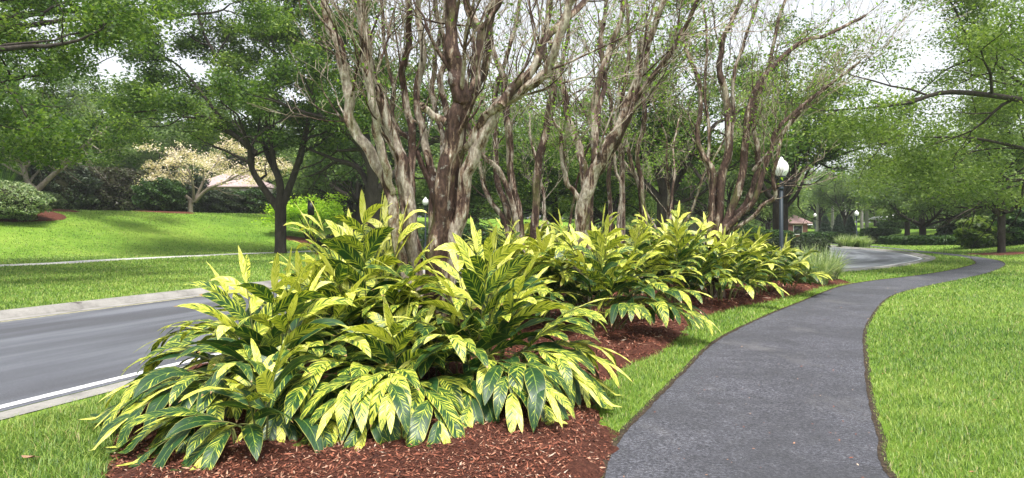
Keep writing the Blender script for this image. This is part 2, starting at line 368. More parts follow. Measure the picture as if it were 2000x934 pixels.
# road
RR = [(-9.2, -8), (-6.8, 0)]+[(-4.72, 6.14), (-3.87, 8.67), (-2.5, 12.8), (-1.25, 16.4), (.2, 19.2), (2.4, 21.4), (5.4, 23.2), (9, 24.9)]+[g2(*p) for p in [(1619, 530), (1708, 523), (1760, 516), (1804, 507), (1794, 502), (1760, 495), (1708, 489), (1640, 484)]]+[(31, 70), (33, 90), (37, 130)]
RRs = resamp(crom(RR, 10), 260)
RLs = offs(RRs, -6.15)
RLs = resamp(crom(resamp(RLs, 40), 6), 260)
strip("road", RRs, RLs, .004, M['road'], 6)
road_poly = np.vstack([offs(RRs, .50), offs(RLs, -.62)[::-1]])
ga, gb = offs(RRs, .04), offs(RRs, .30)
strip("road_gutter", ga, gb, .009, M['concrete'])
strip("road_line", offs(RRs, -.09), offs(RRs, -.22), .009, M['paint'])
strip("road_line", offs(RLs, .05), offs(RLs, .10), .009, M['yellow'])
def kerb(name, line, side, h=.14, wd=.45):
    prof = [(0, .012), (.02, .03), (.10, h*.75), (.16, h), (.20, h+.005), (wd-.02, h+.01), (wd, h), (wd, -.05)]
    V = []; W = len(prof)
    for a, z in prof:
        Q = offs(line, side*a); V.append(np.stack([Q[:, 0], Q[:, 1], terr(Q[:, 0], Q[:, 1])+z], 1))
    V = np.stack(V, 1); i = np.arange(len(line)-1)[:, None]*W+np.arange(W-1)[None]
    mb = MB(); mb.add(V.reshape(-1, 3), np.stack([i, i+1, i+W+1, i+W], -1).reshape(-1, 4)); return mb.build(name, M['concrete'], kind="structure")
strip("road_gutter", RLs, offs(RLs, -.34), .010, M['concrete'])
kerb("kerb", offs(RLs, -.34), -1, .12, .34)
k0 = int(np.argmin(np.hypot(RRs[:, 0]-10, RRs[:, 1]-25)))
kerb("kerb", offs(RRs[k0:], .30), 1, .10, .22)
# joints in the kerb
mb = MB()
for q in range(4, 130, 8):
    a = offs(RLs, -.36)[q]; b = offs(RLs, -.66)[q]; T = RLs[q+1]-RLs[q]; mb.box(((a[0]+b[0])/2, (a[1]+b[1])/2, .129), (.30, .012, .012), math.atan2(T[1], T[0])+math.pi/2)
mb.build("kerb_joints", M['soil'], kind="structure")
# pavement beyond the verge
SA = crom([(-60, -20), (-36, 14), g2(0, 521), g2(250, 508), g2(480, 497), g2(640, 490.5), (-12, 66), (-2, 85)], 10)
SB = offs(SA, -1.75)
strip("pavement", SA, SB, .008, M['sidewalk'], 2)
side_poly = np.vstack([SA, SB[::-1]])
# mulch bed
BED = [g2(*p) for p in [(1172, 934), (1200, 880), (1185, 830), (1160, 795), (1170, 757), (1230, 712), (1290, 690), (1332, 655), (1352, 627), (1430, 603), (1500, 590), (1560, 575), (1600, 562)]]+[(10.6, 20.6), (9.9, 22.6), (8.2, 23.0), (5.0, 21.6), (2.4, 19.6), (.6, 17.0), (-.5, 14.4), (-1.7, 11.6), (-2.7, 9.2)]+[g2(*p) for p in [(370, 720), (270, 800), (222, 860), (206, 934)]]+[(-2.2, 3.2), (-1.2, 2.6), (.1, 3.2)]
BED = np.array(BED)
def bedmesh(name, poly, res, hmax=.08, slope=.35):
    x0, y0 = poly.min(0)-.3; x1, y1 = poly.max(0)+.3
    xs = np.arange(x0, x1, res); ys = np.arange(y0, y1, res); X, Y = np.meshgrid(xs, ys)
    d = pdist(poly, X, Y, True); ins = inside(poly, X, Y); s = np.where(ins, d, -d)
    wob = .05*np.sin(X*7+np.sin(Y*5)*2)+.04*np.sin(Y*11+X*4)+.02*np.sin(Y*23-X*19)
    s = s+wob
    z = np.minimum(hmax, s*slope)+.012*np.sin(X*9+Y*3)*np.sin(Y*8-X*5)*(s > .1)+terr(X, Y)+.006
    nx = len(xs); i = np.arange(len(ys)-1)[:, None]*nx+np.arange(nx-1)[None]; q = np.stack([i, i+1, i+nx+1, i+nx], -1).reshape(-1, 4)
    keep = (s.ravel()[q].max(1) > -.12); mb = MB(); mb.add(np.stack([X, Y, z], -1).reshape(-1, 3), q[keep])
    return mb.build(name, M['mulch'], smooth=True, kind="structure")
bedmesh("mulch_bed", BED, .08)
def ring(c, r, n=24, sq=1): return np.array([(c[0]+r*math.cos(a)*(1+.1*math.sin(3*a)), c[1]+sq*r*math.sin(a)) for a in np.linspace(0, 2*math.pi, n, endpoint=False)])
# soil edge along the path
def ragged(line, a, b, seed):
    rg = np.random.default_rng(seed); L = resamp(line, 900); T = np.gradient(L, axis=0); T /= np.linalg.norm(T, axis=1)[:, None]; N = np.stack([T[:, 1], -T[:, 0]], 1)
    j = np.convolve(rg.normal(0, 1, 900), np.ones(3)/3, 'same')[:, None]*.012
    return L+N*(a+j*.6), L+N*(b+j)
cut = lambda L: L[(L[:, 1] > 2) & (np.arange(len(L)) < len(L)*.8)]
A_, B_ = ragged(cut(PLs), -.035, .03, 1); strip("soil_edge", A_, B_, .008, M['soil'])
A_, B_ = ragged(cut(PRs), -.03, .028, 2); strip("soil_edge", A_, B_, .008, M['soil'])
# ------------------------------------------------------------------ grass blades
def blades():
    rg = np.random.default_rng(5)
    N = 620000
    u = rg.random(N); d = np.where(u < .14, np.sqrt(2.6**2+(6**2-2.6**2)*rg.random(N)), 6*np.exp(rg.random(N)*math.log(75/6)))
    a = (rg.random(N)*2-1)*.86; x = d*a; y = d.copy()
    dp = lambda poly: inside(poly, x, y)
    ok = ~dp(path_poly) & ~dp(side_poly) & ~dp(road_poly)
    ok &= ~inside(BED, x+.0, y+.0)
    for c, r in RINGS: ok &= np.hypot(x-c[0], y-c[1]) > r
    x, y, d = x[ok], y[ok], d[ok]; n = len(x)
    wl = np.maximum(1, d/6.0)
    W = .0042*wl**.95*(.7+.6*rg.random(n)); H = (.035+.035*rg.random(n))*np.minimum(wl**.25, 1.5)
    left = (x < -1.0) & (y < 14); H = np.where(left, H*1.5, H); W = np.where(left, W*1.25, W)
    dl = pdist(cut(PLs), x, y); dr = pdist(cut(PRs), x, y); H *= np.clip(.55+np.minimum(dl, dr)*3, .55, 1)
    az = rg.random(n)*2*math.pi; lean = H*(.3+1.1*rg.random(n))
    dx, dy = np.cos(az), np.sin(az); sx, sy = -dy*W/2, dx*W/2; z = terr(x, y)-.004
    b0 = np.stack([x-sx, y-sy, z], 1); b1 = np.stack([x+sx, y+sy, z], 1)
    mx, my = x+dx*lean*.35, y+dy*lean*.35; m0 = np.stack([mx-sx*.8, my-sy*.8, z+H*.62], 1); m1 = np.stack([mx+sx*.8, my+sy*.8, z+H*.62], 1)
    t = np.stack([x+dx*lean, y+dy*lean, z+H*(1-.25*rg.random(n))], 1)
    V = np.stack([b0, b1, m1, m0, t], 1).reshape(-1, 3); i = np.arange(n)[:, None]*5
    C = np.repeat(np.stack([rg.random(n), rg.random(n), rg.random(n), np.ones(n)], 1), 5, 0)
    mb = MB(); mb.add(V, i+np.array([0, 1, 2, 3]), C); mb.f.append((i+np.array([3, 2, 4]), 0))
    o = mb.build("lawn_grass", M['blade'], kind="stuff"); o["label"] = "short bright green lawn grass"; o["category"] = "grass"
RINGS = []
# ------------------------------------------------------------------ vegetation builders
def leafset(mb, C, size, rg, up=.6, elong=1.7, tint=None, shape=4):
    n = len(C); C = np.asarray(C)
    N = rg.normal(0, 1, (n, 3)); N[:, 2] = np.abs(N[:, 2])*(1+up)+up*.4; N /= np.linalg.norm(N, axis=1)[:, None]
    A = rg.normal(0, 1, (n, 3)); A -= N*(A*N).sum(1)[:, None]; A /= np.linalg.norm(A, axis=1)[:, None]; B = np.cross(N, A)
    s = (size*(.65+.7*rg.random(n)))[:, None]
    f = N*s*.12
    V = np.stack([C-A*s*elong/2, C+B*s*.42+f, C+A*s*elong/2, C-B*s*.42+f], 1).reshape(-1, 3)
    t = rg.random(n) if tint is None else tint
    Cc = np.repeat(np.stack([t, rg.random(n), rg.random(n), np.ones(n)], 1), 4, 0)
    mb.add(V, np.arange(n*4).reshape(-1, 4), Cc)
def rotdir(d, ang, rnd):
    ax = d.orthogonal().normalized(); ax.rotate(Quaternion(d, rnd.uniform(0, 2*math.pi)))
    q = d.copy(); q.rotate(Quaternion(ax, ang)); return q.normalized()
class Prm:
    def __init__(s, **k): s.__dict__.update(k)
OAK = Prm(nch=[3, 3, 3], lf=[.62, .6, .6], ang=(28, 62), wander=.20, up=[.04, .02, .03, .05], flat=.0, seg=5, sides=[7, 5, 4, 3], maxl=3, rf=.55, taper=.45, start=.3)
def grow(rnd, tubes, tips, p, d, r, L, lv, pm):
    pts = [p.copy()]; rad = [r]; d = d.copy()
    for i in range(pm.seg):
        d = (d+Vector((rnd.gauss(0, 1), rnd.gauss(0, 1), rnd.gauss(0, .8)))*pm.wander+Vector((0, 0, pm.up[min(lv, 3)])))
        d.z *= (1-pm.flat); d.normalize(); p = p+d*(L/pm.seg); pts.append(p.copy()); rad.append(r*(1-(1-pm.taper)*(i+1)/pm.seg))
    tubes.append((pts, rad, pm.sides[min(lv, 3)], lv))
    if lv >= pm.maxl: tips.extend(pts[2:]); return
    for k in range(pm.nch[min(lv, len(pm.nch)-1)]):
        i = min(pm.seg, max(1, round(pm.seg*rnd.uniform(pm.start, 1)))) if k else pm.seg
        nd = rotdir(d if k == 0 else (pts[i]-pts[i-1]).normalized(), R(rnd.uniform(*pm.ang))*(.4 if k == 0 else 1), rnd)
        grow(rnd, tubes, tips, pts[i], nd, rad[i]*(.85 if k == 0 else pm.rf), L*pm.lf[min(lv, 2)]*rnd.uniform(.75, 1.2), lv+1, pm)
def limbgrow(rnd, tubes, tips, pts, rads, Ls, pm, nside=5, t0=.35):
    """children along a drawn limb"""
    n = len(pts); pts = [Vector(p) for p in pts]
    for k in range(nside):
        i = int((n-1)*(t0+(1-t0)*(k+rnd.random()*.8)/nside)); i = max(1, min(n-1, i))
        nd = rotdir((pts[i]-pts[i-1]).normalized(), R(rnd.uniform(*pm.ang)), rnd)
        grow(rnd, tubes, tips, pts[i], nd, rads[i]*.6, Ls*rnd.uniform(.7, 1.15), 1, pm)
    d = (pts[-1]-pts[-2]).normalized(); grow(rnd, tubes, tips, pts[-1], d, rads[-1], Ls, 1, pm)
def crown_mesh(rg, tips, per, sig, size, up=.6, flatz=.55):
    T = np.array([tuple(t) for t in tips]); ph = rg.random(3)*6
    g = np.sin(T[:, 0]*1.5+ph[0])*np.sin(T[:, 1]*1.5+ph[1])+np.sin(T[:, 2]*2.6+T[:, 0]*.8+ph[2])*.8
    T = T[g+rg.normal(0, .45, len(T)) > -.42]; n = len(T); per = int(per*1.35)
    C = np.repeat(T, per, 0)+rg.normal(0, 1, (n*per, 3))*np.array([sig, sig, sig*flatz])*.85
    tb = np.repeat(rg.random(n), per)*.55+rg.random(n*per)*.45
    mb = MB(); leafset(mb, C, size, rg, up, tint=tb); return mb
def tree_parts(root, tubes, crown, barkm, leafm, crownname="crown", trunkname="trunk"):
    mb = MB()
    for pts, rad, sd, lv in tubes: mb.tube(pts, rad, sd, cap=False)
    mb.build(trunkname, barkm, root, smooth=True)
    if crown: crown.build(crownname, leafm, root)
def oak_local(seed, root, trunk_h=3.0, trunk_r=.35, nl=6, limb=4.5, spread=(35, 62), per=26, sig=.42, size=.12, pm=OAK, L1=2.4, barkm='oak_bark', leafm='oak_leaf', limbs=None, nside=4, lean=0, flare=1.35, prune=2.4):
    rnd = random.Random(seed); rg = np.random.default_rng(seed); tubes = []; tips = []
    top = Vector((lean, lean*.3, trunk_h))
    tp = [Vector((0, 0, -.3)), Vector((0, 0, .15)), Vector((lean*.2, 0, trunk_h*.4)), top*1.0, top+Vector((0, 0, trunk_h*.12))]
    tubes.append((crom(tp, 4), np.interp(np.linspace(0, 1, 17), [0, .1, .3, 1], [trunk_r*flare, trunk_r*flare*.95, trunk_r, trunk_r*.95]), 12, 0))
    if limbs is None:
        limbs = []
        for k in range(nl):
            a = 2*math.pi*(k+rnd.random()*.7)/nl; el = R(90-rnd.uniform(*spread)); d = Vector((math.cos(a)*math.cos(el), math.sin(a)*math.cos(el), math.sin(el)))
            if k == nl-1: d = Vector((.15, .1, 1)).normalized()
            p = Vector((0, 0, trunk_h*rnd.uniform(.82, 1.02)))+Vector((lean, lean*.3, 0)); pts = [p.copy()]
            for i in range(5):
                d = (d+Vector((rnd.gauss(0, .13), rnd.gauss(0, .13), rnd.gauss(0, .1)+(.10 if i > 1 else 0)))).normalized(); p = p+d*limb/5; pts.append(p.copy())
            limbs.append((pts, trunk_r*rnd.uniform(.42, .6)))
    for pts, r in limbs:
        q = crom(pts, 4); rad = np.linspace(r, r*.36, len(q)); tubes.append((q, rad, 9, 0)); limbgrow(rnd, tubes, tips, q, rad, L1, pm, nside, .3)
    tips = [t_ for t_ in tips if t_[2] > prune+rnd.random()*(.5 if prune < 3.5 else 1.2)]
    tree_parts(root, tubes, crown_mesh(rg, tips, per, sig, size), M[barkm], M[leafm])
    return tips
def L2(base, lst, r0, ps=None):
    """traced limbs (pixels + distance) to local coordinates"""
    out = []
    for k, (pts, r) in enumerate(lst):
        out.append(([P(*p)-base for p in pts], r))
    return out
# --- shrubs and hedges: leaves in a shell round a twiggy core
def shrub(root, rx, ry, rz, n, size, mat, seed, box=0, stem=True, zc=None, core=True, up=.4, lumps=.16, partname="foliage"):
    rg = np.random.default_rng(seed); zc = rz if zc is None else zc
    D = rg.normal(0, 1, (n, 3)); D /= np.linalg.norm(D, axis=1)[:, None]
    if box:
        p = box; nr = (np.abs(D)**p).sum(1)**(1/p); D = D/nr[:, None]
    lump = 1+lumps*(np.sin(D[:, 0]*5+seed)*np.sin(D[:, 1]*6+seed*2)+.7*np.sin(D[:, 2]*9+D[:, 0]*8+seed))
    rad = (1-np.abs(rg.normal(0, .11, n)))*lump
    C = D*rad[:, None]*np.array([rx, ry, rz])+np.array([0, 0, zc]); C = C[C[:, 2] > .02]
    mb = MB(); leafset(mb, C, size, rg, up); mb.build(partname, M[mat], root)
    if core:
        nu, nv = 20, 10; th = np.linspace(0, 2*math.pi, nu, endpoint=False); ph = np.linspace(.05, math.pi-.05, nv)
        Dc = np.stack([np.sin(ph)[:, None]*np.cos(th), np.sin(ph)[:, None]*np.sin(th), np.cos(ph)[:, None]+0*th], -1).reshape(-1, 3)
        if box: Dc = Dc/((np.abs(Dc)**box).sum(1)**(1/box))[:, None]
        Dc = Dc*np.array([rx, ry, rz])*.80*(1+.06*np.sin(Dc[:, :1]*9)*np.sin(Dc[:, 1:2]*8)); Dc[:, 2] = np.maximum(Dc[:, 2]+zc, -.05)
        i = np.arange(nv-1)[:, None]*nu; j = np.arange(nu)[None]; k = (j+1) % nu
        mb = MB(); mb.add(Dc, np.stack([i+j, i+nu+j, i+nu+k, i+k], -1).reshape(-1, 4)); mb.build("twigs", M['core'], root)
def big_mass(root, segs, n, size, mat, seed, partname="foliage"):
    pass
# --- shell ginger
def ginger_leaf(mb, p0, d, side, L, W, droop, rg, yel, age, nv=9):
    nu = 5; us = np.array([-1, -.5, 0, .5, 1.])
    t = np.linspace(0, 1, nv); d = np.array(d, float); d /= np.linalg.norm(d); p = np.array(p0, float); side = np.array(side, float)
    ctr = []; sd = []; nm = []; dt = L/(nv-1); roll = rg.normal(0, .12)
    for k in range(nv):
        s = side-d*(side@d); s /= np.linalg.norm(s)+1e-9; nn = np.cross(s, d)
        if nn[2] < -.3 and k == 0: pass
        c, si = math.cos(roll*k/nv), math.sin(roll*k/nv)
        ctr.append(p.copy()); sd.append(s*c+nn*si); nm.append(nn*c-s*si)
        d = d+np.array([0, 0, -1.])*droop*(.35+1.1*t[k])/nv*2.2; d /= np.linalg.norm(d); p = p+d*dt
    ctr, sd, nm = map(np.array, (ctr, sd, nm))
    wp = (t**.6)*((1-t)**.82); wp = wp/wp.max(); wp[0] = .09; wp[-1] = .01
    fold = .22+.1*rg.random(); ph = rg.random()*6
    V = ctr[:, None]+sd[:, None]*(us[None, :, None]*(wp*W/2)[:, None, None])
    lift = np.abs(us)[None]*fold*(wp*W/2)[:, None]+.05*W*np.sin(t*13+ph)[:, None]*us[None]**2*np.sign(us)[None]*wp[:, None]
    lift -= (us**4)[None]*.10*W*wp[:, None]
    V = V+nm[:, None]*lift[..., None]
    i = np.arange(nv-1)[:, None]*nu+np.arange(nu-1)[None]
    UV = np.stack([np.tile(us, (nv, 1)), np.repeat(t[:, None], nu, 1)], -1).reshape(-1, 2)
    C = np.tile([rg.random(), yel, age, 1.], (nv*nu, 1))
    mb.add(V.reshape(-1, 3), np.stack([i, i+1, i+nu+1, i+nu], -1).reshape(-1, 4), C, UV)
def ginger(root, seed, canes, spread=.4, H=1.6, lean=70, scale=1, yel=.55, leafL=.46, wind=(0, 0), extra=()):
    """canes: number of canes standing all round; extra: drawn canes (azimuth, lean, length)"""
    rg = np.random.default_rng(seed); fm = MB(); cm = MB()
    lst = []
    for k in range(canes):
        q = ((k+.5)/canes)**.75; az = k*2.39996+rg.normal(0, .25)
        lst.append((az, lean*q*(.85+.3*rg.random()), H*(1.12-.22*q)*(.78+.3*rg.random()), q))
    for az, ln, LL in extra: lst.append((az, ln, LL, .7))
    for az, ln, LL, q in lst:
        out = np.array([math.cos(az)+wind[0], math.sin(az)+wind[1], 0]); out /= np.linalg.norm(out)
        p = out*spread*q*(.4+.6*rg.random())+np.array([rg.normal(0, .06), rg.normal(0, .06), -.02]); n = 14; pts = [p.copy()]; dirs = []
        for i in range(n):
            t = (i+1)/n; th = R(ln)*((.25 if q < .69 else .42)+.9*t**1.2)+(.12 if ln > 50 else 0)*t; th = min(th, R(118))
            d = out*math.sin(th)+np.array([0, 0, math.cos(th)]); dirs.append(d); p = p+d*LL/n
            if p[2] < .12: p[2] = .12+.01*rg.random()
            pts.append(p.copy())
        r = .0085*(.8+.4*rg.random()); cm.tube(pts, np.linspace(r, r*.45, len(pts)), 5, cap=False)
        side = np.cross(out, [0, 0, 1.]); start = .40-.16*q; nl = max(5, int(LL*(1-start)/.098))
        al = .60+.30*rg.random()
        for j in range(nl):
            t = start+(1-start)*j/(nl-1); x = t*n; i = min(int(x), n-1); f = x-i
            pp = np.array(pts[i])*(1-f)+np.array(pts[i+1])*f; d = dirs[i]; sgn = 1 if j % 2 else -1
            a = al*(1.2-.6*t)+rg.normal(0, .1)
            ld = d*math.cos(a)+side*sgn*math.sin(a)+np.array([0, 0, .06])+out*.18+rg.normal(0, .09, 3)
            # blade's flat side looks up and away from the cane
            ax = np.cross(d, side)        # normal of the rank plane
            if ax[2] < 0: ax = -ax
            bs = np.cross(ld, ax+np.array([0, 0, .5])+rg.normal(0, .18, 3)); bs /= np.linalg.norm(bs)+1e-9
            if np.cross(bs, ld)[2] < 0: bs = -bs
            Lf = leafL*(.62+.5*math.sin(math.pi*min(1, (j+1.2)/(nl+.6))**.8))*(.85+.3*rg.random())
            hz = pp[2]/max(H, .1)
            y = yel-.18+.26*(t-.5)+.34*(hz-.5)+rg.normal(0, .16)
            ginger_leaf(fm, pp, ld, bs, Lf, Lf*(.22+.055*rg.random()), .42+.6*rg.random()+.3*max(0, ln/90-.3), rg, float(np.clip(y, 0.05, 1)), rg.random())
        ginger_leaf(fm, pts[-1], dirs[-1], side, leafL*.7, leafL*.12, .3, rg, float(np.clip(yel+.3, 0, 1)), rg.random())
    # keep leaves above the soil
    for v in fm.v:
        lo = v[:, 2] < .035
        v[lo, 2] = .035+.004*np.abs(v[lo, 2])
    cm.build("canes", M['cane'], root, smooth=True); fm.build("foliage", M['ginger'], root, smooth=True)
# --- grassy tufts
def tuft(root, n, L, spread, mat, seed, w=.014):
    rg = np.random.default_rng(seed); a = rg.random(n)*6.283; th = rg.random(n)**.7*1.25; r0 = spread*np.sqrt(rg.random(n)); a0 = a+rg.normal(0, .6, n)
    p = np.stack([r0*np.cos(a0), r0*np.sin(a0), 0*a], 1); Ls = L*(.7+.5*rg.random(n)); Vs = []; S = np.stack([-np.sin(a), np.cos(a), 0*a], 1)
    th0 = th*.3
    for k in range(6):
        ww = w*(1-(k/5)**2)*.5+.001; Vs += [p-S*ww, p+S*ww]
        t = th0+(th-th0+.9*th)*(k/5); d = np.stack([np.cos(a)*np.sin(t), np.sin(a)*np.sin(t), np.cos(t)], 1); p = p+d*(Ls/5)[:, None]
    V = np.stack(Vs, 1); V[..., 2] = np.maximum(V[..., 2], .02); i = np.arange(n)[:, None]*12; mb = MB()
    C = np.repeat(np.stack([rg.random(n)]*3+[np.ones(n)], 1), 12, 0)
    fs = np.concatenate([i+np.array([2*k, 2*k+1, 2*k+3, 2*k+2]) for k in range(5)])
    mb.add(V.reshape(-1, 3), fs, C); mb.build("foliage", M[mat], root)
# ------------------------------------------------------------------ crape myrtles
MYR = Prm(nch=[3, 3, 3], lf=[.72, .68, .66], ang=(14, 46), wander=.13, up=[.10, .08, .07, .05], flat=0, seg=5, sides=[6, 5, 4, 3], maxl=4, rf=.62, taper=.55, start=.3)
def myrtle(root, base, stems, seed, L1=.95, nside=4, leaves=3, pm=MYR, tsc=1.0, leafsize=.045, sides=12, wsc=.64, lp=.38, tint=(.40, .56)):
    """stems: list of ([(px,py,d)...], [radii m]) traced; local to base"""
    rnd = random.Random(seed); rg = np.random.default_rng(seed+1); tubes = []; tips = []
    for st_ in stems:
        pts, rr, grows = st_[:3]
        loc = [P(*p)-base for p in pts]; q = crom(loc, 7); m = len(q)
        wv = np.arange(m)[:, None]*.55+rg.random(3)*6; q[1:-1] += ((np.sin(wv)+.6*np.sin(wv*1.9+1))*.012)[1:-1]
        rad = np.interp(np.linspace(0, 1, m), np.linspace(0, 1, len(rr)), rr)
        rad = rad*wsc*(1+.04*np.sin(np.arange(m)*.9+rnd.random()*6)+rg.normal(0, .008, m))
        mb = MB(); mb.tube(q, rad, sides, flute=.15, fk=3, ph=rnd.random()*6, C=[(len(st_) > 3 and st_[3]) or rnd.uniform(*tint), .5, .5, 1]); mb.build("stem", M['myrtle_bark'], root, smooth=True)
        if grows: limbgrow(rnd, tubes, tips, q, rad*.55, L1*grows, pm, nside, .38)
    mb = MB()
    big = MB()
    for pts, rad, sd_, lv in tubes:
        rad = np.maximum(np.array(rad)*tsc*(.9 if lv < 3 else .8), .0032)
        (big if lv <= 2 else mb).tube(pts, rad, sd_, cap=False, C=[rnd.uniform(.38, .56), .5, .5, 1])
    big.build("branches", M['myrtle_bark'], root, smooth=True)
    mb.build("twigs", M['myrtle_twig'], root)
    if leaves:
        T = [t for t in tips if rnd.random() < lp]; C = np.repeat(np.array([tuple(t) for t in T]), leaves, 0); C = C+rg.normal(0, .10, C.shape)
        lm = MB(); leafset(lm, C, leafsize, rg, .5, 1.8); lm.build("leaves", M['myrtle_leaf'], root)
def automyrtle(px, d, seed, n=4, rad=.085, H=5.0, spread=.34, kink=.10):
    """a vase of n kinked stems described in world space, returned as traced-style list"""
    rnd = random.Random(seed); out = []; bx = (px-1000)/F*d
    for k in range(n):
        a = 2*math.pi*k/n+rnd.uniform(-.5, .5); pts = []
        r0 = .13; h = H*rnd.uniform(.75, 1.05); sp = spread*h*rnd.uniform(.6, 1.2)
        for i in range(7):
            t = i/6; x = bx+math.cos(a)*(r0+sp*t**1.5)+rnd.gauss(0, kink)*(i > 0); y = d+math.sin(a)*(r0+sp*t**1.5)+rnd.gauss(0, kink)*(i > 0); z = -.05+h*t
            pts.append((1000+x/y*F, HOR-(z-EYE)/y*F, y))
        out.append((pts, [rad, rad*.85, rad*.7, rad*.45], 1))
    return out
# ------------------------------------------------------------------ the main crape myrtle
D0 = 8.0; base = Vector(P(840, 445+EYE*F/D0, D0)); base.z = 0.0
t = thing("crape_myrtle", "large multi-stemmed crape myrtle with mottled peeling bark rising out of the nearest ginger clumps", "tree", base)
by = 712
def S(pts, dd, w, g=1, tn=None):
    """pts px,py ; dd depth offsets start..end ; w px widths start..end"""
    n = len(pts); out = []
    for i, (x, y) in enumerate(pts): out.append((x, y, D0+np.interp(i/(n-1), np.linspace(0, 1, len(dd)), dd)))
    return (out, [q/2/F*D0 for q in w], g, tn)
stems = [
 S([(806, by), (800, 600), (775, 473), (767, 411), (749, 344), (713, 288), (683, 231), (680, 175), (665, 108), (642, 41), (628, -30), (615, -110)], [-.1, -.3, -.5], [38, 35, 33, 31, 29, 25, 20], 1.1, .57),
 S([(826, by), (818, 590), (801, 462), (796, 390), (785, 329), (765, 257), (739, 195), (719, 128), (711, 51), (703, -20), (694, -110)], [0, -.1, -.5], [54, 50, 46, 36, 32, 28, 23], 1.1),
 S([(767, 380), (755, 329), (739, 267), (729, 205), (716, 128), (706, 31), (700, -60)], [-.25, -.6, -.8], [26, 24, 23, 20], .9, .56),
 S([(812, by), (815, 520), (806, 440), (801, 360), (806, 288), (796, 216), (785, 134), (799, 92), (797, 20), (802, -90)], [.15, .3, .1], [32, 28, 26, 23, 20, 16], 1.0),
 S([(840, by), (846, 480), (847, 380), (837, 308), (821, 247), (814, 180), (826, 92), (815, 20), (822, -80)], [.2, .4, .5], [36, 32, 26, 22, 20, 16], 1.0),
 S([(846, by), (846, 600), (857, 462), (868, 360), (883, 288), (894, 226), (900, 188), (891, 150), (884, 92), (879, 10), (872, -90)], [-.15, -.3, -.4], [64, 62, 60, 58, 56, 50, 36, 32], 1.1, .40),
 S([(890, 240), (908, 195), (928, 165), (932, 103), (940, 56), (915, 25), (908, -60)], [-.3, -.2, -.1], [32, 30, 26, 20], 1.0),
 S([(938, 60), (962, 30), (985, -30), (1000, -90)], [-.2, -.2], [16, 12], .8),
 S([(866, by), (872, 600), (888, 478), (904, 401), (914, 334), (934, 288), (956, 240), (976, 205), (1017, 180), (1058, 149), (1073, 128), (1094, 62), (1122, -10), (1150, -80)], [-.1, -.35, -.9], [46, 44, 42, 40, 34, 26, 22, 18], 1.15, .53),
 S([(976, 208), (1000, 172), (1037, 139), (1054, 100), (1066, 75), (1110, 35), (1145, 0), (1190, -60)], [-.6, -.4, .1], [27, 24, 21, 15], 1.1),
 S([(904, 300), (925, 262), (955, 220), (972, 205)], [-.2, -.5], [24, 22], 0),
 S([(880, 250), (866, 237), (842, 222), (829, 212), (826, 206)], [-.3, -.5], [20, 19, 17], 0),
 S([(858, by), (878, 462), (888, 390), (897, 308), (905, 240), (925, 180), (950, 130), (955, 60), (975, -20), (990, -90)], [.15, .3, .5], [40, 36, 30, 24, 18], 1.0),
 S([(864, 350), (875, 240), (862, 160), (870, 90), (850, 10), (842, -70)], [.1, .6, .9], [24, 20, 14], 1.0),
 S([(870, 330), (862, 265), (846, 190), (848, 120), (862, 60), (872, -50)], [.2, .8, 1.2], [20, 16, 11], 1.0),
 S([(852, 400), (820, 310), (800, 275), (770, 235), (765, 160), (750, 80), (740, -40)], [.2, .6, 1.0], [20, 17, 13, 10], 1.0),
]
myrtle(t, base, stems, 11, L1=.85, nside=7, leaves=1, sides=18, wsc=.61, leafsize=.032, lp=.16)
# ------------------------------------------------------------------ the other myrtles
def mt(px, d, label, stems, seed, **k):
    b = Vector(((px-1000)/F*d, d, 0)); t = thing("crape_myrtle", label, "tree", b, group="crape myrtles in the mulch bed"); myrtle(t, b, stems, seed, **k); return t
t["group"] = "crape myrtles in the mulch bed"
def S2(D, pts, w, dd=(0, 0), g=1):
    n = len(pts); return ([(x, y, D+np.interp(i/(n-1), np.linspace(0, 1, len(dd)), dd)) for i, (x, y) in enumerate(pts)], [q/2/F*D for q in w], g)
D = 12.0; gy = 445+EYE*F/D
mt(1140, D, "crape myrtle with a thick fluted trunk leaning right, alone in the second ginger mass", [
 S2(D, [(1132, gy), (1132, 498), (1138, 428), (1148, 360), (1180, 300), (1223, 214), (1250, 140), (1268, 80), (1300, -10), (1330, -90)], [40, 38, 38, 34, 26, 20, 14], (0, -.3, -.6), 1.1),
 S2(D, [(1140, gy), (1142, 440), (1140, 332), (1130, 290), (1112, 235), (1100, 177), (1085, 120), (1070, 60), (1075, -40)], [32, 26, 20, 16, 12], (0, .2, .4), 1.1),
 S2(D, [(1134, gy), (1130, 430), (1127, 384), (1106, 352), (1100, 320), (1094, 260), (1080, 235)], [18, 14, 10], (-.1, -.3), .7),
 S2(D, [(1146, gy), (1150, 400), (1158, 330), (1160, 250), (1165, 170), (1190, 100), (1215, 20), (1225, -60)], [28, 24, 20, 14], (.2, .3, .5), 1.1),
 S2(D, [(1150, 370), (1185, 310), (1215, 260), (1238, 200), (1290, 130), (1340, 50), (1370, -20)], [24, 20, 16, 12], (0, -.4, -.8), 1.1),
 S2(D, [(1158, 320), (1170, 220), (1180, 150), (1172, 80), (1185, 0), (1180, -80)], [18, 14, 10], (.1, .6, 1), 1.0)], 21, L1=1.05, nside=8, leaves=1, tsc=.85, wsc=.60)
D = 13.5; gy = 445+EYE*F/D
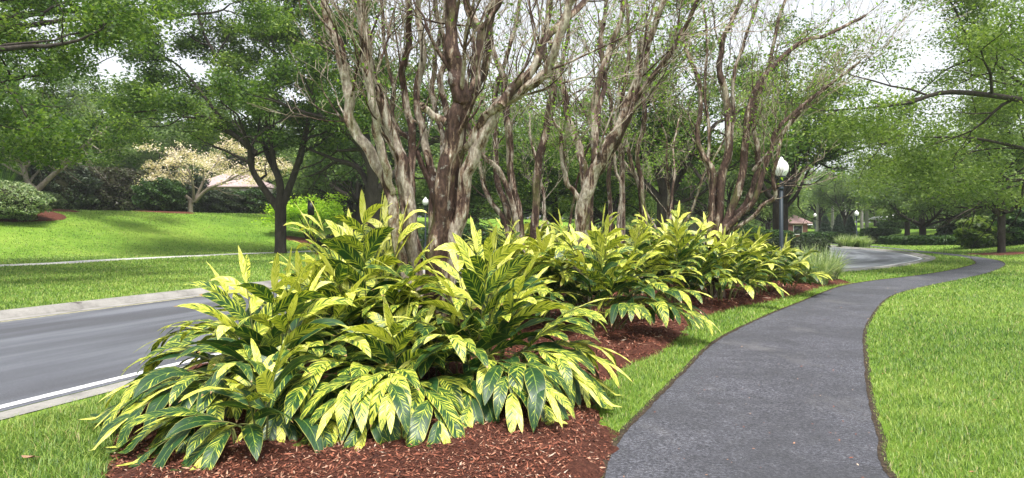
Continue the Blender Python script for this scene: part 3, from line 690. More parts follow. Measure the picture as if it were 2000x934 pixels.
mt(1005, D, "crape myrtle with four slim leaning stems just right behind the largest one", [
 S2(D, [(1020, gy), (1018, 445), (1003, 370), (997, 308), (990, 221), (982, 150), (960, 80), (965, -10)], [26, 24, 22, 17, 12], (0, .3), 1),
 S2(D, [(1018, gy), (1008, 440), (986, 354), (962, 320), (942, 303), (925, 270), (905, 220)], [17, 15, 12], (0, -.4), .8),
 S2(D, [(1000, gy), (990, 445), (952, 385), (938, 325), (925, 240)], [16, 14, 10], (0, .4), .8),
 S2(D, [(1005, gy), (1000, 445), (972, 360), (968, 280), (965, 200), (985, 120), (1010, 40), (1015, -40)], [22, 18, 14, 10], (.3, .6), 1),
 S2(D, [(1035, gy), (1044, 452), (1047, 360), (1058, 288), (1073, 226), (1080, 160), (1062, 90), (1075, 0), (1070, -60)], [24, 22, 20, 18, 12], (0, -.3), 1.1),
 S2(D, [(1062, 280), (1078, 180), (1100, 120), (1110, 40), (1100, -40)], [16, 13, 9], (0, .5), 1)], 31, L1=1.0, nside=7, leaves=1)
D = 17.0; gy = 445+EYE*F/D
mt(1225, D, "cluster of straight slender crape myrtle stems right of the thick fluted trunk", [
 S2(D, [(1196, gy), (1194, 439), (1190, 340), (1196, 280), (1192, 200), (1180, 120), (1170, 40)], [15, 13, 10], (0, .5), 1),
 S2(D, [(1212, gy), (1215, 440), (1216, 340), (1210, 270), (1216, 180), (1230, 100), (1222, 0)], [17, 14, 10], (0, -.3), 1),
 S2(D, [(1205, gy), (1210, 420), (1212, 360), (1200, 320), (1200, 250), (1210, 180)], [10, 9, 7], (-.2, -.5), .8),
 S2(D, [(1240, gy), (1250, 440), (1250, 370), (1228, 300), (1222, 240), (1240, 160), (1250, 80)], [15, 12, 9], (0, .3), 1),
 S2(D, [(1250, gy), (1258, 444), (1252, 360), (1244, 300), (1256, 250), (1260, 214), (1245, 150), (1262, 60), (1290, -30)], [17, 14, 11, 8], (0, -.4), 1)], 41, L1=1.15, nside=8, leaves=2)
D = 15.5; gy = 445+EYE*F/D
mt(1392, D, "wide vase-shaped crape myrtle whose crossing stems reach towards the nearest lamp", [
 S2(D, [(1392, gy), (1384, 498), (1386, 450), (1390, 395), (1393, 342), (1372, 300), (1361, 265), (1368, 214), (1362, 150), (1340, 100), (1325, 40)], [26, 24, 20, 15, 11], (0, .2), 1),
 S2(D, [(1396, gy), (1394, 498), (1402, 440), (1408, 360), (1421, 300), (1422, 214), (1410, 160), (1405, 123), (1412, 80), (1421, 54), (1448, 0), (1455, -60)], [32, 30, 26, 20, 16, 11], (0, .2), 1.1),
 S2(D, [(1402, gy), (1404, 480), (1425, 420), (1446, 360), (1455, 290), (1464, 214), (1480, 170), (1507, 134), (1560, 86), (1610, 70), (1657, 48), (1690, 30)], [28, 26, 22, 18, 12, 8], (0, -.4), 1.1),
 S2(D, [(1405, 490), (1432, 430), (1460, 390), (1475, 350), (1480, 300), (1472, 220), (1500, 140), (1515, 60), (1540, -20)], [22, 20, 16, 10], (.1, .5), 1.1),
 S2(D, [(1470, 335), (1500, 300), (1539, 246), (1590, 190), (1635, 155), (1680, 120)], [14, 12, 8], (0, -.6), 1),
 S2(D, [(1410, gy), (1405, 470), (1440, 425), (1470, 395), (1490, 340), (1505, 294), (1520, 250), (1570, 205), (1600, 180)], [20, 18, 15, 9], (-.1, -.6), 1),
 S2(D, [(1430, 450), (1468, 425), (1490, 400), (1512, 385), (1510, 350), (1517, 305), (1530, 262), (1545, 235)], [14, 13, 12, 9], (-.1, -.8), .8),
 S2(D, [(1383, 470), (1388, 380), (1383, 310), (1384, 240), (1375, 170), (1382, 90), (1372, 10)], [14, 12, 8], (.2, .7), 1),
 S2(D, [(1424, 320), (1432, 240), (1432, 160), (1450, 90), (1475, 20), (1490, -50)], [15, 12, 8], (.2, .3), 1)], 51, L1=1.15, nside=8, leaves=2, tsc=.8, wsc=.56, lp=.16)
mt(1300, 21, "slim grey crape myrtle at the rear of the bed beside the dark spreading oak", automyrtle(1310, 21, 61, 4, .07, 5.6), 61, L1=1.2, nside=5, leaves=2)
mt(1085, 18, "slim crape myrtle at the rear of the bed, left of the fluted trunk", automyrtle(1085, 18, 71, 3, .07, 5.4), 71, L1=1.2, nside=5, leaves=2)
# ------------------------------------------------------------------ shell gingers
GG = "variegated gingers in the mulch bed"
def gp(name_label, px, py, seed, canes, **k):
    d = Gd(py); b = Vector(((px-1000)/F*d, d, .05)); t = thing("ginger_plant", name_label, "plant", b, group=GG); ginger(t, seed, canes, **k); return t
PI = math.pi
gp("low arching ginger nearest the road, leaves trailing over the front left of the mulch", 532, 810, 101, 17, spread=.38, H=.95, lean=82, yel=.52, leafL=0.55, extra=[(PI*1.05, 80, 1.0), (PI*.97, 74, 1.1), (PI*1.2, 86, 1.0), (PI*1.3, 90, 1.2), (PI*.9, 70, 1.1), (PI*1.4, 96, .95), (PI*1.1, 98, .95), (PI*1.0, 92, 1.0), (PI*1.6, 94, 1.0)])
gp("tallest ginger of the front row with an upright yellow spray left of the crape myrtle", 716, 735, 102, 15, spread=.36, H=1.5, lean=50, yel=.62, leafL=0.58, extra=[(PI*1.02, 66, 1.2), (PI*1.15, 70, 1.3), (PI*.5, 12, 1.75), (0.4, 10, 1.7), (PI, 14, 1.65)])
gp("ginger in the centre of the front row with leaf fans hanging over the mulch", 775, 795, 103, 13, spread=.34, H=.62, lean=84, yel=.52, leafL=0.58, extra=[(PI*1.42, 82, 1.15), (PI*1.56, 80, 1.2), (PI*1.25, 76, 1.3), (PI*1.38, 96, 1.2), (PI*1.5, 98, 1.15), (PI*1.64, 96, 1.2), (PI*1.3, 90, 1.3)])
gp("bushy ginger right of the main trunk with big drooping fans towards the path", 942, 768, 104, 21, spread=.45, H=1.25, lean=72, yel=.56, leafL=0.58, extra=[(PI*1.75, 82, 1.1), (PI*1.9, 80, 1.1), (PI*1.62, 84, 1.3), (PI*1.97, 74, 1.1), (PI*1.5, 96, 1.15), (PI*1.68, 98, 1.15), (PI*1.8, 96, 1.15), (PI*1.93, 92, 1.0), (PI*1.58, 88, 1.4)])
gp("ginger between the tall spray and the low one nearest the road", 600, 758, 105, 14, spread=.34, H=1.05, lean=72, yel=.55, leafL=0.58, extra=[(PI*1.0, 66, 1.35), (PI*1.08, 74, 1.4), (PI*1.4, 90, 1.3), (PI*1.25, 92, 1.3)])
gp("shaded ginger tucked in front of the main myrtle stems", 875, 760, 106, 7, spread=.3, H=.5, lean=60, yel=.5, leafL=0.55)
gp("ginger behind the main myrtle, first of the second mass", 960, 650, 107, 15, spread=.45, H=1.4, lean=62, yel=.54, leafL=0.58)
gp("yellow-topped ginger at the left of the fluted myrtle trunk", 1065, 638, 108, 18, spread=.5, H=1.35, lean=70, yel=.58, leafL=0.58)
gp("wide ginger spilling low over the mulch below the fluted myrtle", 1172, 648, 109, 21, spread=.55, H=1.5, lean=78, yel=.55, leafL=0.58, extra=[(PI*1.8, 84, 1.5), (PI*1.7, 80, 1.5)])
gp("darker ginger behind the fluted myrtle trunk", 1110, 600, 110, 15, spread=.5, H=1.5, lean=60, yel=.45, leafL=0.58)
gp("ginger under the slender myrtle cluster", 1230, 605, 111, 18, spread=.55, H=1.5, lean=68, yel=.52, leafL=0.58)
gp("upright ginger with the tallest pale shoots left of the vase-shaped myrtle", 1320, 600, 112, 20, spread=.5, H=1.55, lean=62, yel=.55, leafL=0.58, extra=[(1, 8, 1.9), (2.5, 10, 1.8)])
gp("ginger around the foot of the vase-shaped myrtle", 1405, 594, 113, 20, spread=.55, H=1.4, lean=74, yel=.56, leafL=0.58)
gp("spreading ginger right of the vase-shaped myrtle", 1470, 582, 114, 18, spread=.5, H=1.2, lean=76, yel=.56, leafL=0.58)
gp("last ginger of the row, beside the striped grassy clump", 1525, 574, 115, 15, spread=.5, H=1.05, lean=80, yel=.52, leafL=0.58)
gp("ginger at the rear of the bed behind the slender myrtles", 1255, 565, 116, 15, spread=.5, H=1.55, lean=60, yel=.5, leafL=0.58)
gp("ginger at the rear of the bed behind the vase-shaped myrtle", 1430, 558, 117, 15, spread=.5, H=1.35, lean=60, yel=.54, leafL=0.58)
gp("ginger at the rear of the bed left of the fluted myrtle", 1020, 585, 118, 15, spread=.5, H=1.65, lean=58, yel=.52, leafL=0.58)
gp("smallest low ginger lying over the mulch at the front left corner", 505, 880, 120, 6, spread=.2, H=.5, lean=95, yel=.42, leafL=0.48, extra=[(PI*1.05, 98, .75), (PI*1.2, 100, .7), (PI*1.4, 98, .55)])
gp("ginger on the road side behind the tall front spray", 655, 680, 119, 12, spread=.34, H=1.1, lean=66, yel=.56, leafL=0.58)
# ------------------------------------------------------------------ striped grassy clumps by the lamp and far bush
for k, (px, py, lb) in enumerate([(1590, 558, "striped grassy clump at the end of the mulch bed, nearest the path"), (1612, 550, "striped grassy clump furthest right beside the footpath grass"), (1535, 553, "striped grassy clump at the foot of the lamp post"), (1585, 544, "striped grassy clump at the back, against the road")]):
    d = Gd(py); t = thing("grass_clump", lb, "plant", ((px-1000)/F*d, d, .02), group="striped grassy clumps by the lamp"); tuft(t, 560, 1.05, .34, 'liriope', 200+k, .024)
t = thing("grass_clump", "pale round grassy clump on the far verge below the second lamp", "plant", G(1653, 58)); tuft(t, 600, 1.15, .6, 'liriope', 210, .045)
t = thing("grass_clump", "pale grassy clump next to the far verge clump, on its right", "plant", G(1684, 58)); tuft(t, 600, 1.05, .6, 'liriope', 211, .045)
# ------------------------------------------------------------------ oaks
def oak_at(px, d, label, seed, limbs=None, group="shade oaks", z=None, **k):
    b = G(px, d); t = thing("oak_tree", label, "tree", b, group=group)
    if limbs: limbs = L2(b, limbs, 0)
    oak_local(seed, t, limbs=limbs, **k); return t
d = 44
oakB = oak_at(548, d, "oak with a dark straight trunk standing on the verge beside the pavement, branching wide", 301, limbs=[
 ([(545, 410, d), (520, 375, d), (492, 330, d-.5), (487, 290, d-1), (478, 262, d-2)], .27),
 ([(500, 300, d-.5), (450, 258, d-1), (400, 228, d-2), (340, 215, d-3)], .20),
 ([(548, 400, d), (545, 350, d), (522, 300, d+1), (505, 240, d+2), (480, 180, d+2)], .28),
 ([(552, 400, d), (575, 340, d), (590, 290, d-1), (602, 235, d-1), (608, 170, d-1)], .26),
 ([(546, 360, d), (530, 290, d), (520, 230, d-1), (540, 150, d-2)], .16),
 ([(604, 230, d-1), (640, 180, d), (660, 120, d+1)], .14),
 ([(450, 258, d-1), (400, 190, d-1), (350, 130, d-1), (300, 100, d-2)], .13), ([(505, 240, d+2), (450, 150, d), (400, 70, d), (380, 0, d)], .15), ([(540, 150, d-2), (530, 70, d-1), (500, -10, d)], .12)],
 trunk_h=3.3, trunk_r=.37, prune=7.2, per=44, sig=.5, size=.13, L1=3.0, nside=6)
d = 40
oakC = oak_at(728, d, "massive dark oak behind the left stems of the largest crape myrtle", 302, limbs=[
 ([(728, 390, d), (722, 320, d), (690, 270, d), (640, 235, d-1), (600, 222, d-2)], .30),
 ([(728, 380, d), (735, 300, d), (760, 240, d), (770, 160, d)], .32),
 ([(730, 390, d), (700, 330, d+1), (650, 310, d+2), (600, 290, d+3)], .20),
 ([(728, 380, d), (790, 320, d+1), (850, 270, d+1), (900, 250, d+2)], .24),
 ([(728, 380, d), (715, 260, d+1), (690, 170, d+3), (670, 90, d+3)], .26)],
 trunk_h=3.6, trunk_r=.5, prune=6.6, per=40, sig=.5, size=.13, L1=3.0, nside=6)
d = 46
oakL = oak_at(1524, d, "stout oak with candelabra limbs directly behind the nearest lamp post", 303, limbs=[
 ([(1518, 400, d), (1500, 380, d), (1484, 350, d), (1476, 310, d), (1470, 260, d)], .22),
 ([(1522, 400, d), (1512, 350, d+1), (1500, 300, d+2), (1480, 220, d+3)], .24),
 ([(1528, 400, d), (1545, 370, d-1), (1565, 335, d-1), (1610, 312, d-2), (1650, 300, d-3)], .22),
 ([(1526, 400, d), (1545, 350, d+1), (1560, 300, d+1), (1590, 240, d+2)], .22),
 ([(1526, 395, d), (1536, 330, d), (1530, 250, d), (1535, 180, d)], .22),
 ([(1530, 410, d), (1556, 380, d), (1575, 340, d+2), (1600, 300, d+3)], .15)],
 trunk_h=3.0, trunk_r=.52, prune=5.2, per=38, sig=.5, size=.13, L1=2.9, nside=6)
d = 36
oakM = oak_at(1300, d, "dark spreading oak between the slender myrtles and the vase-shaped one", 304, limbs=[
 ([(1300, 400, d), (1290, 350, d), (1270, 300, d), (1250, 240, d)], .26),
 ([(1300, 400, d), (1330, 350, d), (1345, 320, d-1), (1370, 350, d-2), (1385, 345, d-2)], .15),
 ([(1300, 400, d), (1325, 330, d), (1355, 290, d), (1400, 240, d)], .28),
 ([(1300, 395, d), (1305, 310, d), (1295, 220, d), (1300, 140, d)], .28),
 ([(1302, 400, d), (1345, 390, d), (1375, 375, d-1), (1400, 350, d-2)], .12),
 ([(1298, 400, d), (1250, 350, d), (1200, 320, d+1), (1160, 290, d+1)], .24)],
 trunk_h=3.0, trunk_r=.48, prune=4.6, per=38, sig=.5, size=.12, L1=2.7, nside=6)
d = 42
oakR = oak_at(1956, d, "oak with a slim dark trunk on the grassy rise beyond the path bend", 305, limbs=[
 ([(1950, 420, d), (1930, 400, d), (1895, 385, d-1), (1850, 378, d-2)], .18),
 ([(1952, 415, d), (1935, 380, d), (1915, 350, d), (1890, 330, d)], .17),
 ([(1956, 415, d), (1958, 370, d), (1965, 320, d), (1970, 260, d)], .2),
 ([(1960, 415, d), (1985, 405, d), (2010, 390, d-1), (2050, 370, d-1)], .17),
 ([(1955, 412, d), (1940, 350, d+1), (1950, 290, d+2), (1930, 240, d+2)], .17)],
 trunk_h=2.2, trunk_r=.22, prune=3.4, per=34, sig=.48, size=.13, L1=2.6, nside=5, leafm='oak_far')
# off-frame trees whose crowns reach into the picture
bL = Vector((-24, 23, 0)); t = thing("oak_tree", "nearest oak at the left, only its overhanging leafy boughs in the top left corner", "tree", bL, group="shade oaks")
d = 23
oak_local(306, t, limbs=L2(bL, [([(-356, 250, d), (-200, 150, d), (-40, 70, d), (120, 40, d-1)], .2), ([(-356, 230, d), (-220, 120, d), (-60, 20, d), (40, -60, d)], .22), ([(-356, 260, d), (-180, 230, d+2), (-60, 180, d+2), (50, 150, d+1)], .18),
  ([(-356, 240, d), (-300, 80, d+2), (-150, -40, d+3), (100, -90, d+3)], .2), ([(-356, 240, d), (-180, 90, d+4), (40, 30, d+5), (230, 20, d+5), (360, 30, d+5)], .2), ([(-356, 240, d), (-250, 160, d-3), (-100, 110, d-4), (60, 90, d-4)], .18)], 0), trunk_h=5, trunk_r=.4, per=46, sig=.42, size=.085, L1=2.3, nside=6, leafm='oak_leaf')
bR = Vector((27, 28, 0)); d = 28; t = thing("oak_tree", "nearest oak at the right edge, its thin leafy limbs reaching in over the path bend", "tree", bR, group="shade oaks")
oak_local(307, t, limbs=L2(bR, [([(2254, 370, d), (2120, 320, d), (2000, 290, d), (1900, 270, d-1), (1820, 268, d-2)], .1), ([(2254, 360, d), (2120, 330, d+2), (2000, 352, d+3), (1900, 350, d+3)], .16),
  ([(2254, 330, d), (2100, 220, d), (1990, 160, d), (1900, 80, d)], .13), ([(2254, 330, d), (2120, 200, d+2), (2000, 90, d+3), (1860, 130, d+3)], .13), ([(2254, 340, d), (2150, 240, d-3), (2020, 200, d-4), (1860, 180, d-5), (1780, 200, d-5)], .16),
  ([(2254, 300, d), (2200, 160, d), (2100, 60, d), (2000, 0, d+1)], .13)], 0), trunk_h=4, trunk_r=.45, per=62, sig=.55, size=.078, prune=2.6, L1=2.9, nside=6, leafm='oak_fresh')
# forking pale-trunked tree on the mound
d = 53; b = G(70, d); oakA = thing("oak_tree", "tree with a pale forked trunk on the mulch at the left edge of the mound", "tree", b, group="shade oaks")
oak_local(308, oakA, limbs=L2(b, [([(70, 372, d), (52, 352, d), (48, 310, d), (60, 260, d)], .26), ([(72, 372, d), (100, 345, d), (124, 322, d), (150, 270, d)], .24), ([(50, 340, d), (20, 290, d+1), (-30, 250, d+1)], .16), ([(52, 325, d), (75, 300, d), (85, 230, d)], .14), ([(122, 322, d), (170, 280, d-2), (220, 240, d-2)], .15), ([(60, 260, d), (30, 180, d), (0, 120, d)], .14)], 0),
  trunk_h=1.6, trunk_r=.32, prune=3.6, per=38, sig=.55, size=.15, L1=3.0, nside=6, barkm='pale_bark')
# pale-blossomed tree
d = 66; b = G(372, d); tb = thing("flowering_tree", "low flat-topped tree in pale pink and cream blossom before the hedge", "tree", b)
PB = Prm(nch=[3, 3, 2], lf=[.7, .6, .6], ang=(25, 60), wander=.22, up=[.02, .0, .0, .03], flat=.12, seg=5, sides=[6, 4, 3, 3], maxl=3, rf=.55, taper=.5, start=.3)
oak_local(309, tb, limbs=L2(b, [([(378, 396, d), (350, 370, d), (330, 335, d)], .2), ([(380, 394, d), (405, 370, d), (440, 355, d), (480, 335, d-1)], .2), ([(380, 394, d), (400, 350, d+1), (420, 320, d+2)], .16), ([(379, 394, d), (375, 350, d-1), (360, 320, d-1)], .15), ([(440, 355, d), (470, 330, d), (500, 335, d)], .1)], 0),
  trunk_h=1.1, trunk_r=.24, per=14, sig=.42, size=.13, L1=2.1, nside=5, barkm='pale_bark', leafm='blossom', pm=PB)
# low-limbed background oaks: three built, the rest copies
protos = []
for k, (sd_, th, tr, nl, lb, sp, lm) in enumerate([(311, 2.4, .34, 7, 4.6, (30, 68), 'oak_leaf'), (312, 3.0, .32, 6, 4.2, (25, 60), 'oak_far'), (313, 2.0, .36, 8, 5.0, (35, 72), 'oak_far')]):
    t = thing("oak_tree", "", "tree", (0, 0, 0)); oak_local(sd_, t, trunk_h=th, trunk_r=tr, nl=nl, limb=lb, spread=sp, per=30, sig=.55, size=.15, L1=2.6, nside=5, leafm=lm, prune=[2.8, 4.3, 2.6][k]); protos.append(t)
FAR = [
 (0, 1085, 50, 1.0, "oak seen between the four-stemmed myrtle and the fluted one"), (1, 985, 56, 1.1, "oak seen behind the four-stemmed myrtle"), (2, 870, 62, 1.1, "oak hidden mostly by the central stems of the largest myrtle"),
 (1, 600, 82, .95, "pale green oak beyond the lawn, right of the straight verge oak"), (2, 690, 78, .95, "far oak beyond the lawn behind the small lime tree"), (1, 790, 74, 1.1, "far oak right of the massive dark one"),
 (0, 1190, 52, 1.0, "oak behind the fluted myrtle's leaning stem"), (2, 1420, 62, 1.0, "oak behind the vase-shaped myrtle"), (1, 1600, 112, 1.1, "far oak over the pink-roofed hut"), (2, 1500, 100, 1.1, "far oak left of the pink-roofed hut"),
 (1, 1710, 124, 1.0, "far oak behind the second lamp"), (2, 1802, 66, .88, "front oak of the low-branching row on the right rise"), (0, 1772, 84, .9, "leftmost oak of the low-branching row on the right rise"), (2, 1850, 74, .85, "middle oak of the low-branching row on the right rise"),
 (0, 1890, 82, .95, "oak of the right row just left of the slim trunk"), (2, 2010, 58, 1.0, "oak at the right edge behind the slim-trunked one"), (1, 1950, 90, 1.1, "far oak in the wood behind the slim-trunked one"), (0, 2090, 70, 1.1, "oak of the wood cut by the right edge"),
 (0, 170, 82, 1.1, "tall oak behind the long hedge at the left"), (1, 300, 88, 1.05, "oak behind the hedge, left of the blossom tree"), (2, 400, 96, 1.05, "oak behind the blossom tree"), (0, 20, 72, 1.1, "dark oak behind the pale forked trunk"), (2, -90, 62, 1.1, "oak at the left edge above the pale shrubs"),
 (1, 500, 104, 1.0, "far oak over the pale house roof"), (0, 1260, 70, 1.1, "far oak behind the slender myrtle cluster"), (1, 1340, 84, 1.1, "far oak behind the dark spreading one"), (2, 1150, 84, 1.15, "far oak deep behind the fluted myrtle"), (0, 930, 84, 1.15, "far oak deep behind the largest myrtle's right limbs"), (0, 330, 98, 1.9, "tallest oak behind the lawn, its crown filling the gap left of the verge oak"), (2, 700, 70, 1.6, "tall oak rising high behind the largest myrtle's left stems"), (1, 900, 66, 1.5, "tall oak rising high behind the largest myrtle's right limbs"), (0, 480, 102, 1.8, "tall far oak directly behind the verge oak's crown"), (1, 150, 92, 1.7, "tall oak over the brownish hedge shrubs"), (1, 1650, 100, .95, "small oak left of the second lamp, hanging over the cone shrubs"), (1, 1738, 104, 1.0, "shady oak just right of the second lamp")]
seen = set()
for k, (v, px, d, s, lb) in enumerate(FAR):
    g = G(px, d); rz = (k*2.1) % 6.28
    if v not in seen:
        seen.add(v); o = protos[v]; o.location = g; o.rotation_euler.z = rz; o.scale = (s, s, s*.95); o["label"] = lb; o["group"] = "background oaks"
    else: dup(protos[v], lb, g, rz, (s, s, s*(.9+.15*((k*7) % 5)/5)), group="background oaks")
# far wood
rg = np.random.default_rng(77); mb = MB()
nb = 300; bx = []
for k in range(nb):
    px = rg.uniform(-150, 2250); d = rg.uniform(125, 175); x = (px-1000)/F*d; h = rg.uniform(5, 11) if 1450 < px < 1780 else rg.uniform(8, 16); z0 = tz(x, d)
    m = 420; c = rg.normal(0, 1, (m, 3)); c /= np.linalg.norm(c, axis=1)[:, None]; c *= (1-rg.random((m, 1))**2*.5)*np.array([5, 4, h/2])*(1+.15*np.sin(c[:, :1]*7+k))
    c += np.array([x, d, z0+h*.5]); bx.append(c[c[:, 2] > z0])
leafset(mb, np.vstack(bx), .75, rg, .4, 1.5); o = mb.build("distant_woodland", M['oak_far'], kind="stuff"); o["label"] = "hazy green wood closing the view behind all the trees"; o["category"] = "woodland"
# ------------------------------------------------------------------ shrubs and hedges
def sh(name, px, d, rx, ry, rz, n, size, mat, label, seed, box=0, group=None, cat="shrub", rzr=0, **k):
    b = G(px, d); t = thing(name, label, cat, b, rzr, group); shrub(t, rx, ry, rz, n, size, mat, seed, box=box, **k); return t
HG = "tall dark shrubs along the top of the mound"
for k, (px, d, rx, rz, mt_, lb) in enumerate([(-60, 62, 4.2, 2.6, 'dark_leaf', "tall dark shrub behind the pale shrubs at the left edge"), (105, 66, 3.8, 2.6, 'dark_leaf', "tall dark shrub right behind the pale forked trunk"), (185, 69, 3.6, 2.4, 'brown_leaf', "greyish-green tall shrub, second from the forked trunk"),
   (255, 71, 3.4, 2.3, 'brown_leaf', "brownish thin-leaved tall shrub left of the round green bush"), (345, 73, 3.2, 2.3, 'dark_leaf', "dark tall shrub between the round green bush and the blossom tree"), (425, 76, 2.8, 1.35, 'dark_leaf', "low dark hedge plant right of the blossom tree's trunk"), (490, 78, 3.2, 1.4, 'shrub_leaf', "low clipped shrub below the pale house"),
   (585, 88, 4, 1.8, 'dark_leaf', "dark shrub beyond the lawn behind the lime tree"), (660, 90, 4, 1.9, 'dark_leaf', "dark shrub at the wood's edge right of the lime tree")]):
    sh("hedge_shrub", px, d, rx, 1.8, rz, 9000, .17, mt_, lb, 400+k, box=3, group=HG)
sh("round_bush", 313, 64, 2.1, 1.9, 1.6, 9000, .15, 'shrub_leaf', "round mid-green bush in its own ring of red mulch on the lawn", 420, zc=1.75)
sh("pale_shrub", 18, 46.5, 2.3, 2.6, 1.35, 11000, .10, 'pale_leaf', "mounded pale variegated shrub at the left edge above the lawn", 421)
sh("pale_shrub", 92, 56, 1.2, 1.0, .75, 3500, .11, 'pale_leaf', "small pale variegated shrub right of the forked trunk", 422)
t = thing("fern_palm", "feathery light green cycad poking over the pale shrub at the left edge", "plant", G(5, 52)); 
t.location.z += .0; tuft(t, 500, 3.6, .4, 'palm_leaf', 423, .07)
sh("round_bush", 655, 43, 1.15, 1.0, .62, 5000, .10, 'dark_leaf', "low dark rounded bush on the verge left of the tall ginger spray", 424, zc=.6)
# lime tree
b = G(605, 60); t = thing("lime_tree", "small bright lime-green tree with thin leaning stems behind the sign post", "tree", b, 0, None, 1.2)
rg = np.random.default_rng(9); mb = MB()
for dx, dy in ((-.6, .1), (.7, .0), (1.0, .3), (-1.1, -.2), (.1, .5)): mb.tube(crom([(dx*.1, 0, -.1), (dx*.5, dy*.5, .8), (dx*1.2, dy, 1.6), (dx*1.9, dy*1.5, 2.3)], 4), np.linspace(.07, .025, 13), 6)
mb.build("trunk", M['oak_bark'], t, smooth=True)
C = []
for k in range(60):
    c = np.array([rg.uniform(-2.6, 2.4), rg.uniform(-1.5, 1.5), 2.35+rg.normal(0, .4)]); c[2] -= .1*c[0]**2*.6
    C.append(c+rg.normal(0, 1, (110, 3))*np.array([.42, .42, .16]))
mb = MB(); leafset(mb, np.vstack(C), .14, rg, 1.0); mb.build("crown", M['lime_leaf'], t)
# hedges right of centre
HH = "clipped hedges beyond the road bend"
for k, (px, d, rx, ry, rz, lb, rr) in enumerate([(1480, 44, 2.3, .9, .8, "clipped dark hedge to the left of the stout oak's trunk", 0), (1556, 42, 1.7, 1.5, .55, "clipped dark hedge block right of the lamp post at the road's inner bend", .5), (1605, 72, 2.2, .9, .62, "long low clipped hedge beyond the road, under the cone shrubs", 0), (1720, 92, 2.6, .8, .6, "flat far hedge right of the second lamp", 0), (1650, 96, 6, .8, .4, "thin far hedge line behind the cone shrubs", 0), (1800, 104, 7, .8, .6, "far low hedge behind the oak row", 0)]):
    sh("clipped_hedge", px, d, rx, ry, rz, 9000, .085 if d < 60 else .13, 'shrub_leaf' if k != 1 else 'dark_leaf', lb, 440+k, box=5, group=HH, cat="hedge", rzr=rr, zc=rz*.95, lumps=.03)
gc = thing("groundcover_bed", "long bank of dark leafy ground cover at the foot of the oak row", "plant bed", (0, 0, 0))
rg = np.random.default_rng(55); a, b_ = G(1718, 68), G(1890, 57); C = []
for k in range(26000):
    t_ = rg.random(); wv = rg.uniform(-1.6, 1.6)*(.4+t_*.8); x = a.x+(b_.x-a.x)*t_+wv*.9; y = a.y+(b_.y-a.y)*t_+wv*1.6
    C.append((x, y, tz(x, y)+rg.random()**.5*.75*(1-(abs(wv)/2.1)**4*.6)))
mb = MB(); leafset(mb, C, .20, rg, .6); mb.build("foliage", M['shrub_leaf'], gc)
sh("leafy_shrub", 1925, 50, 1.9, 1.7, 1.15, 3600, .30, 'oak_fresh', "bright big-leaved shrub left of the slim oak trunk", 460, zc=1.0)
sh("leafy_shrub", 1992, 49, 1.9, 1.7, 1.3, 3800, .30, 'shrub_leaf', "big-leaved darker shrub at the right edge behind the slim trunk", 461, zc=1.2)
sh("leafy_shrub", 1862, 60, 1.3, 1.2, .9, 3000, .2, 'dark_leaf', "dark little shrub at the end of the ground cover bank", 462, zc=.8)
for k, (px, d, lb) in enumerate([(1030, 46, "dark green shrub low behind the four-stemmed myrtle"), (935, 44, "blue-green low shrub right of the largest myrtle's base"), (1180, 44, "dark shrub low behind the fluted myrtle"), (880, 52, "shrub hidden behind the largest myrtle's trunks"), (1265, 52, "shrub behind the slender myrtle stems"), (1440, 56, "shrub low behind the vase-shaped myrtle")]):
    sh("understorey_shrub", px, d, 2.4, 1.6, .95, 5000, .15, 'shrub_leaf' if k != 2 else 'dark_leaf', lb, 470+k, group="shrubs under the middle oaks", zc=.9)
sh("round_bush", 1716, 70, 1.1, .9, .55, 3000, .12, 'dark_leaf', "small black-green bush right of the far grassy clumps", 480, zc=.5)
# cone shrubs
b = G(1612, 86); cn = thing("cone_shrub", "leftmost of the three dark cone-shaped magnolias by the pale palm trunks", "shrub", b, group="cone-shaped magnolias", scale=(.85, .85, .72))
rg = np.random.default_rng(12); z = rg.random(9000)**1.3*4.2; r = 1.15*(1-z/4.4)**.7*(1-.35*rg.random(9000)); a = rg.random(9000)*6.283
mb = MB(); leafset(mb, np.stack([r*np.cos(a), r*np.sin(a), z+.15], 1), .19, rg, .3); mb.build("foliage", M['conifer'], cn); mb = MB(); mb.tube([(0, 0, -.1), (0, 0, 2), (0, 0, 4)], [.09, .07, .03], 6); mb.build("trunk", M['oak_bark'], cn)
dup(cn, "middle of the three dark cone-shaped magnolias by the pale palm trunks", G(1638, 86), 1.1, (.85, .85, .75), "cone-shaped magnolias"); dup(cn, "rightmost of the three dark cone-shaped magnolias by the pale palm trunks", G(1661, 86), 2.3, (.85, .85, .7), "cone-shaped magnolias")
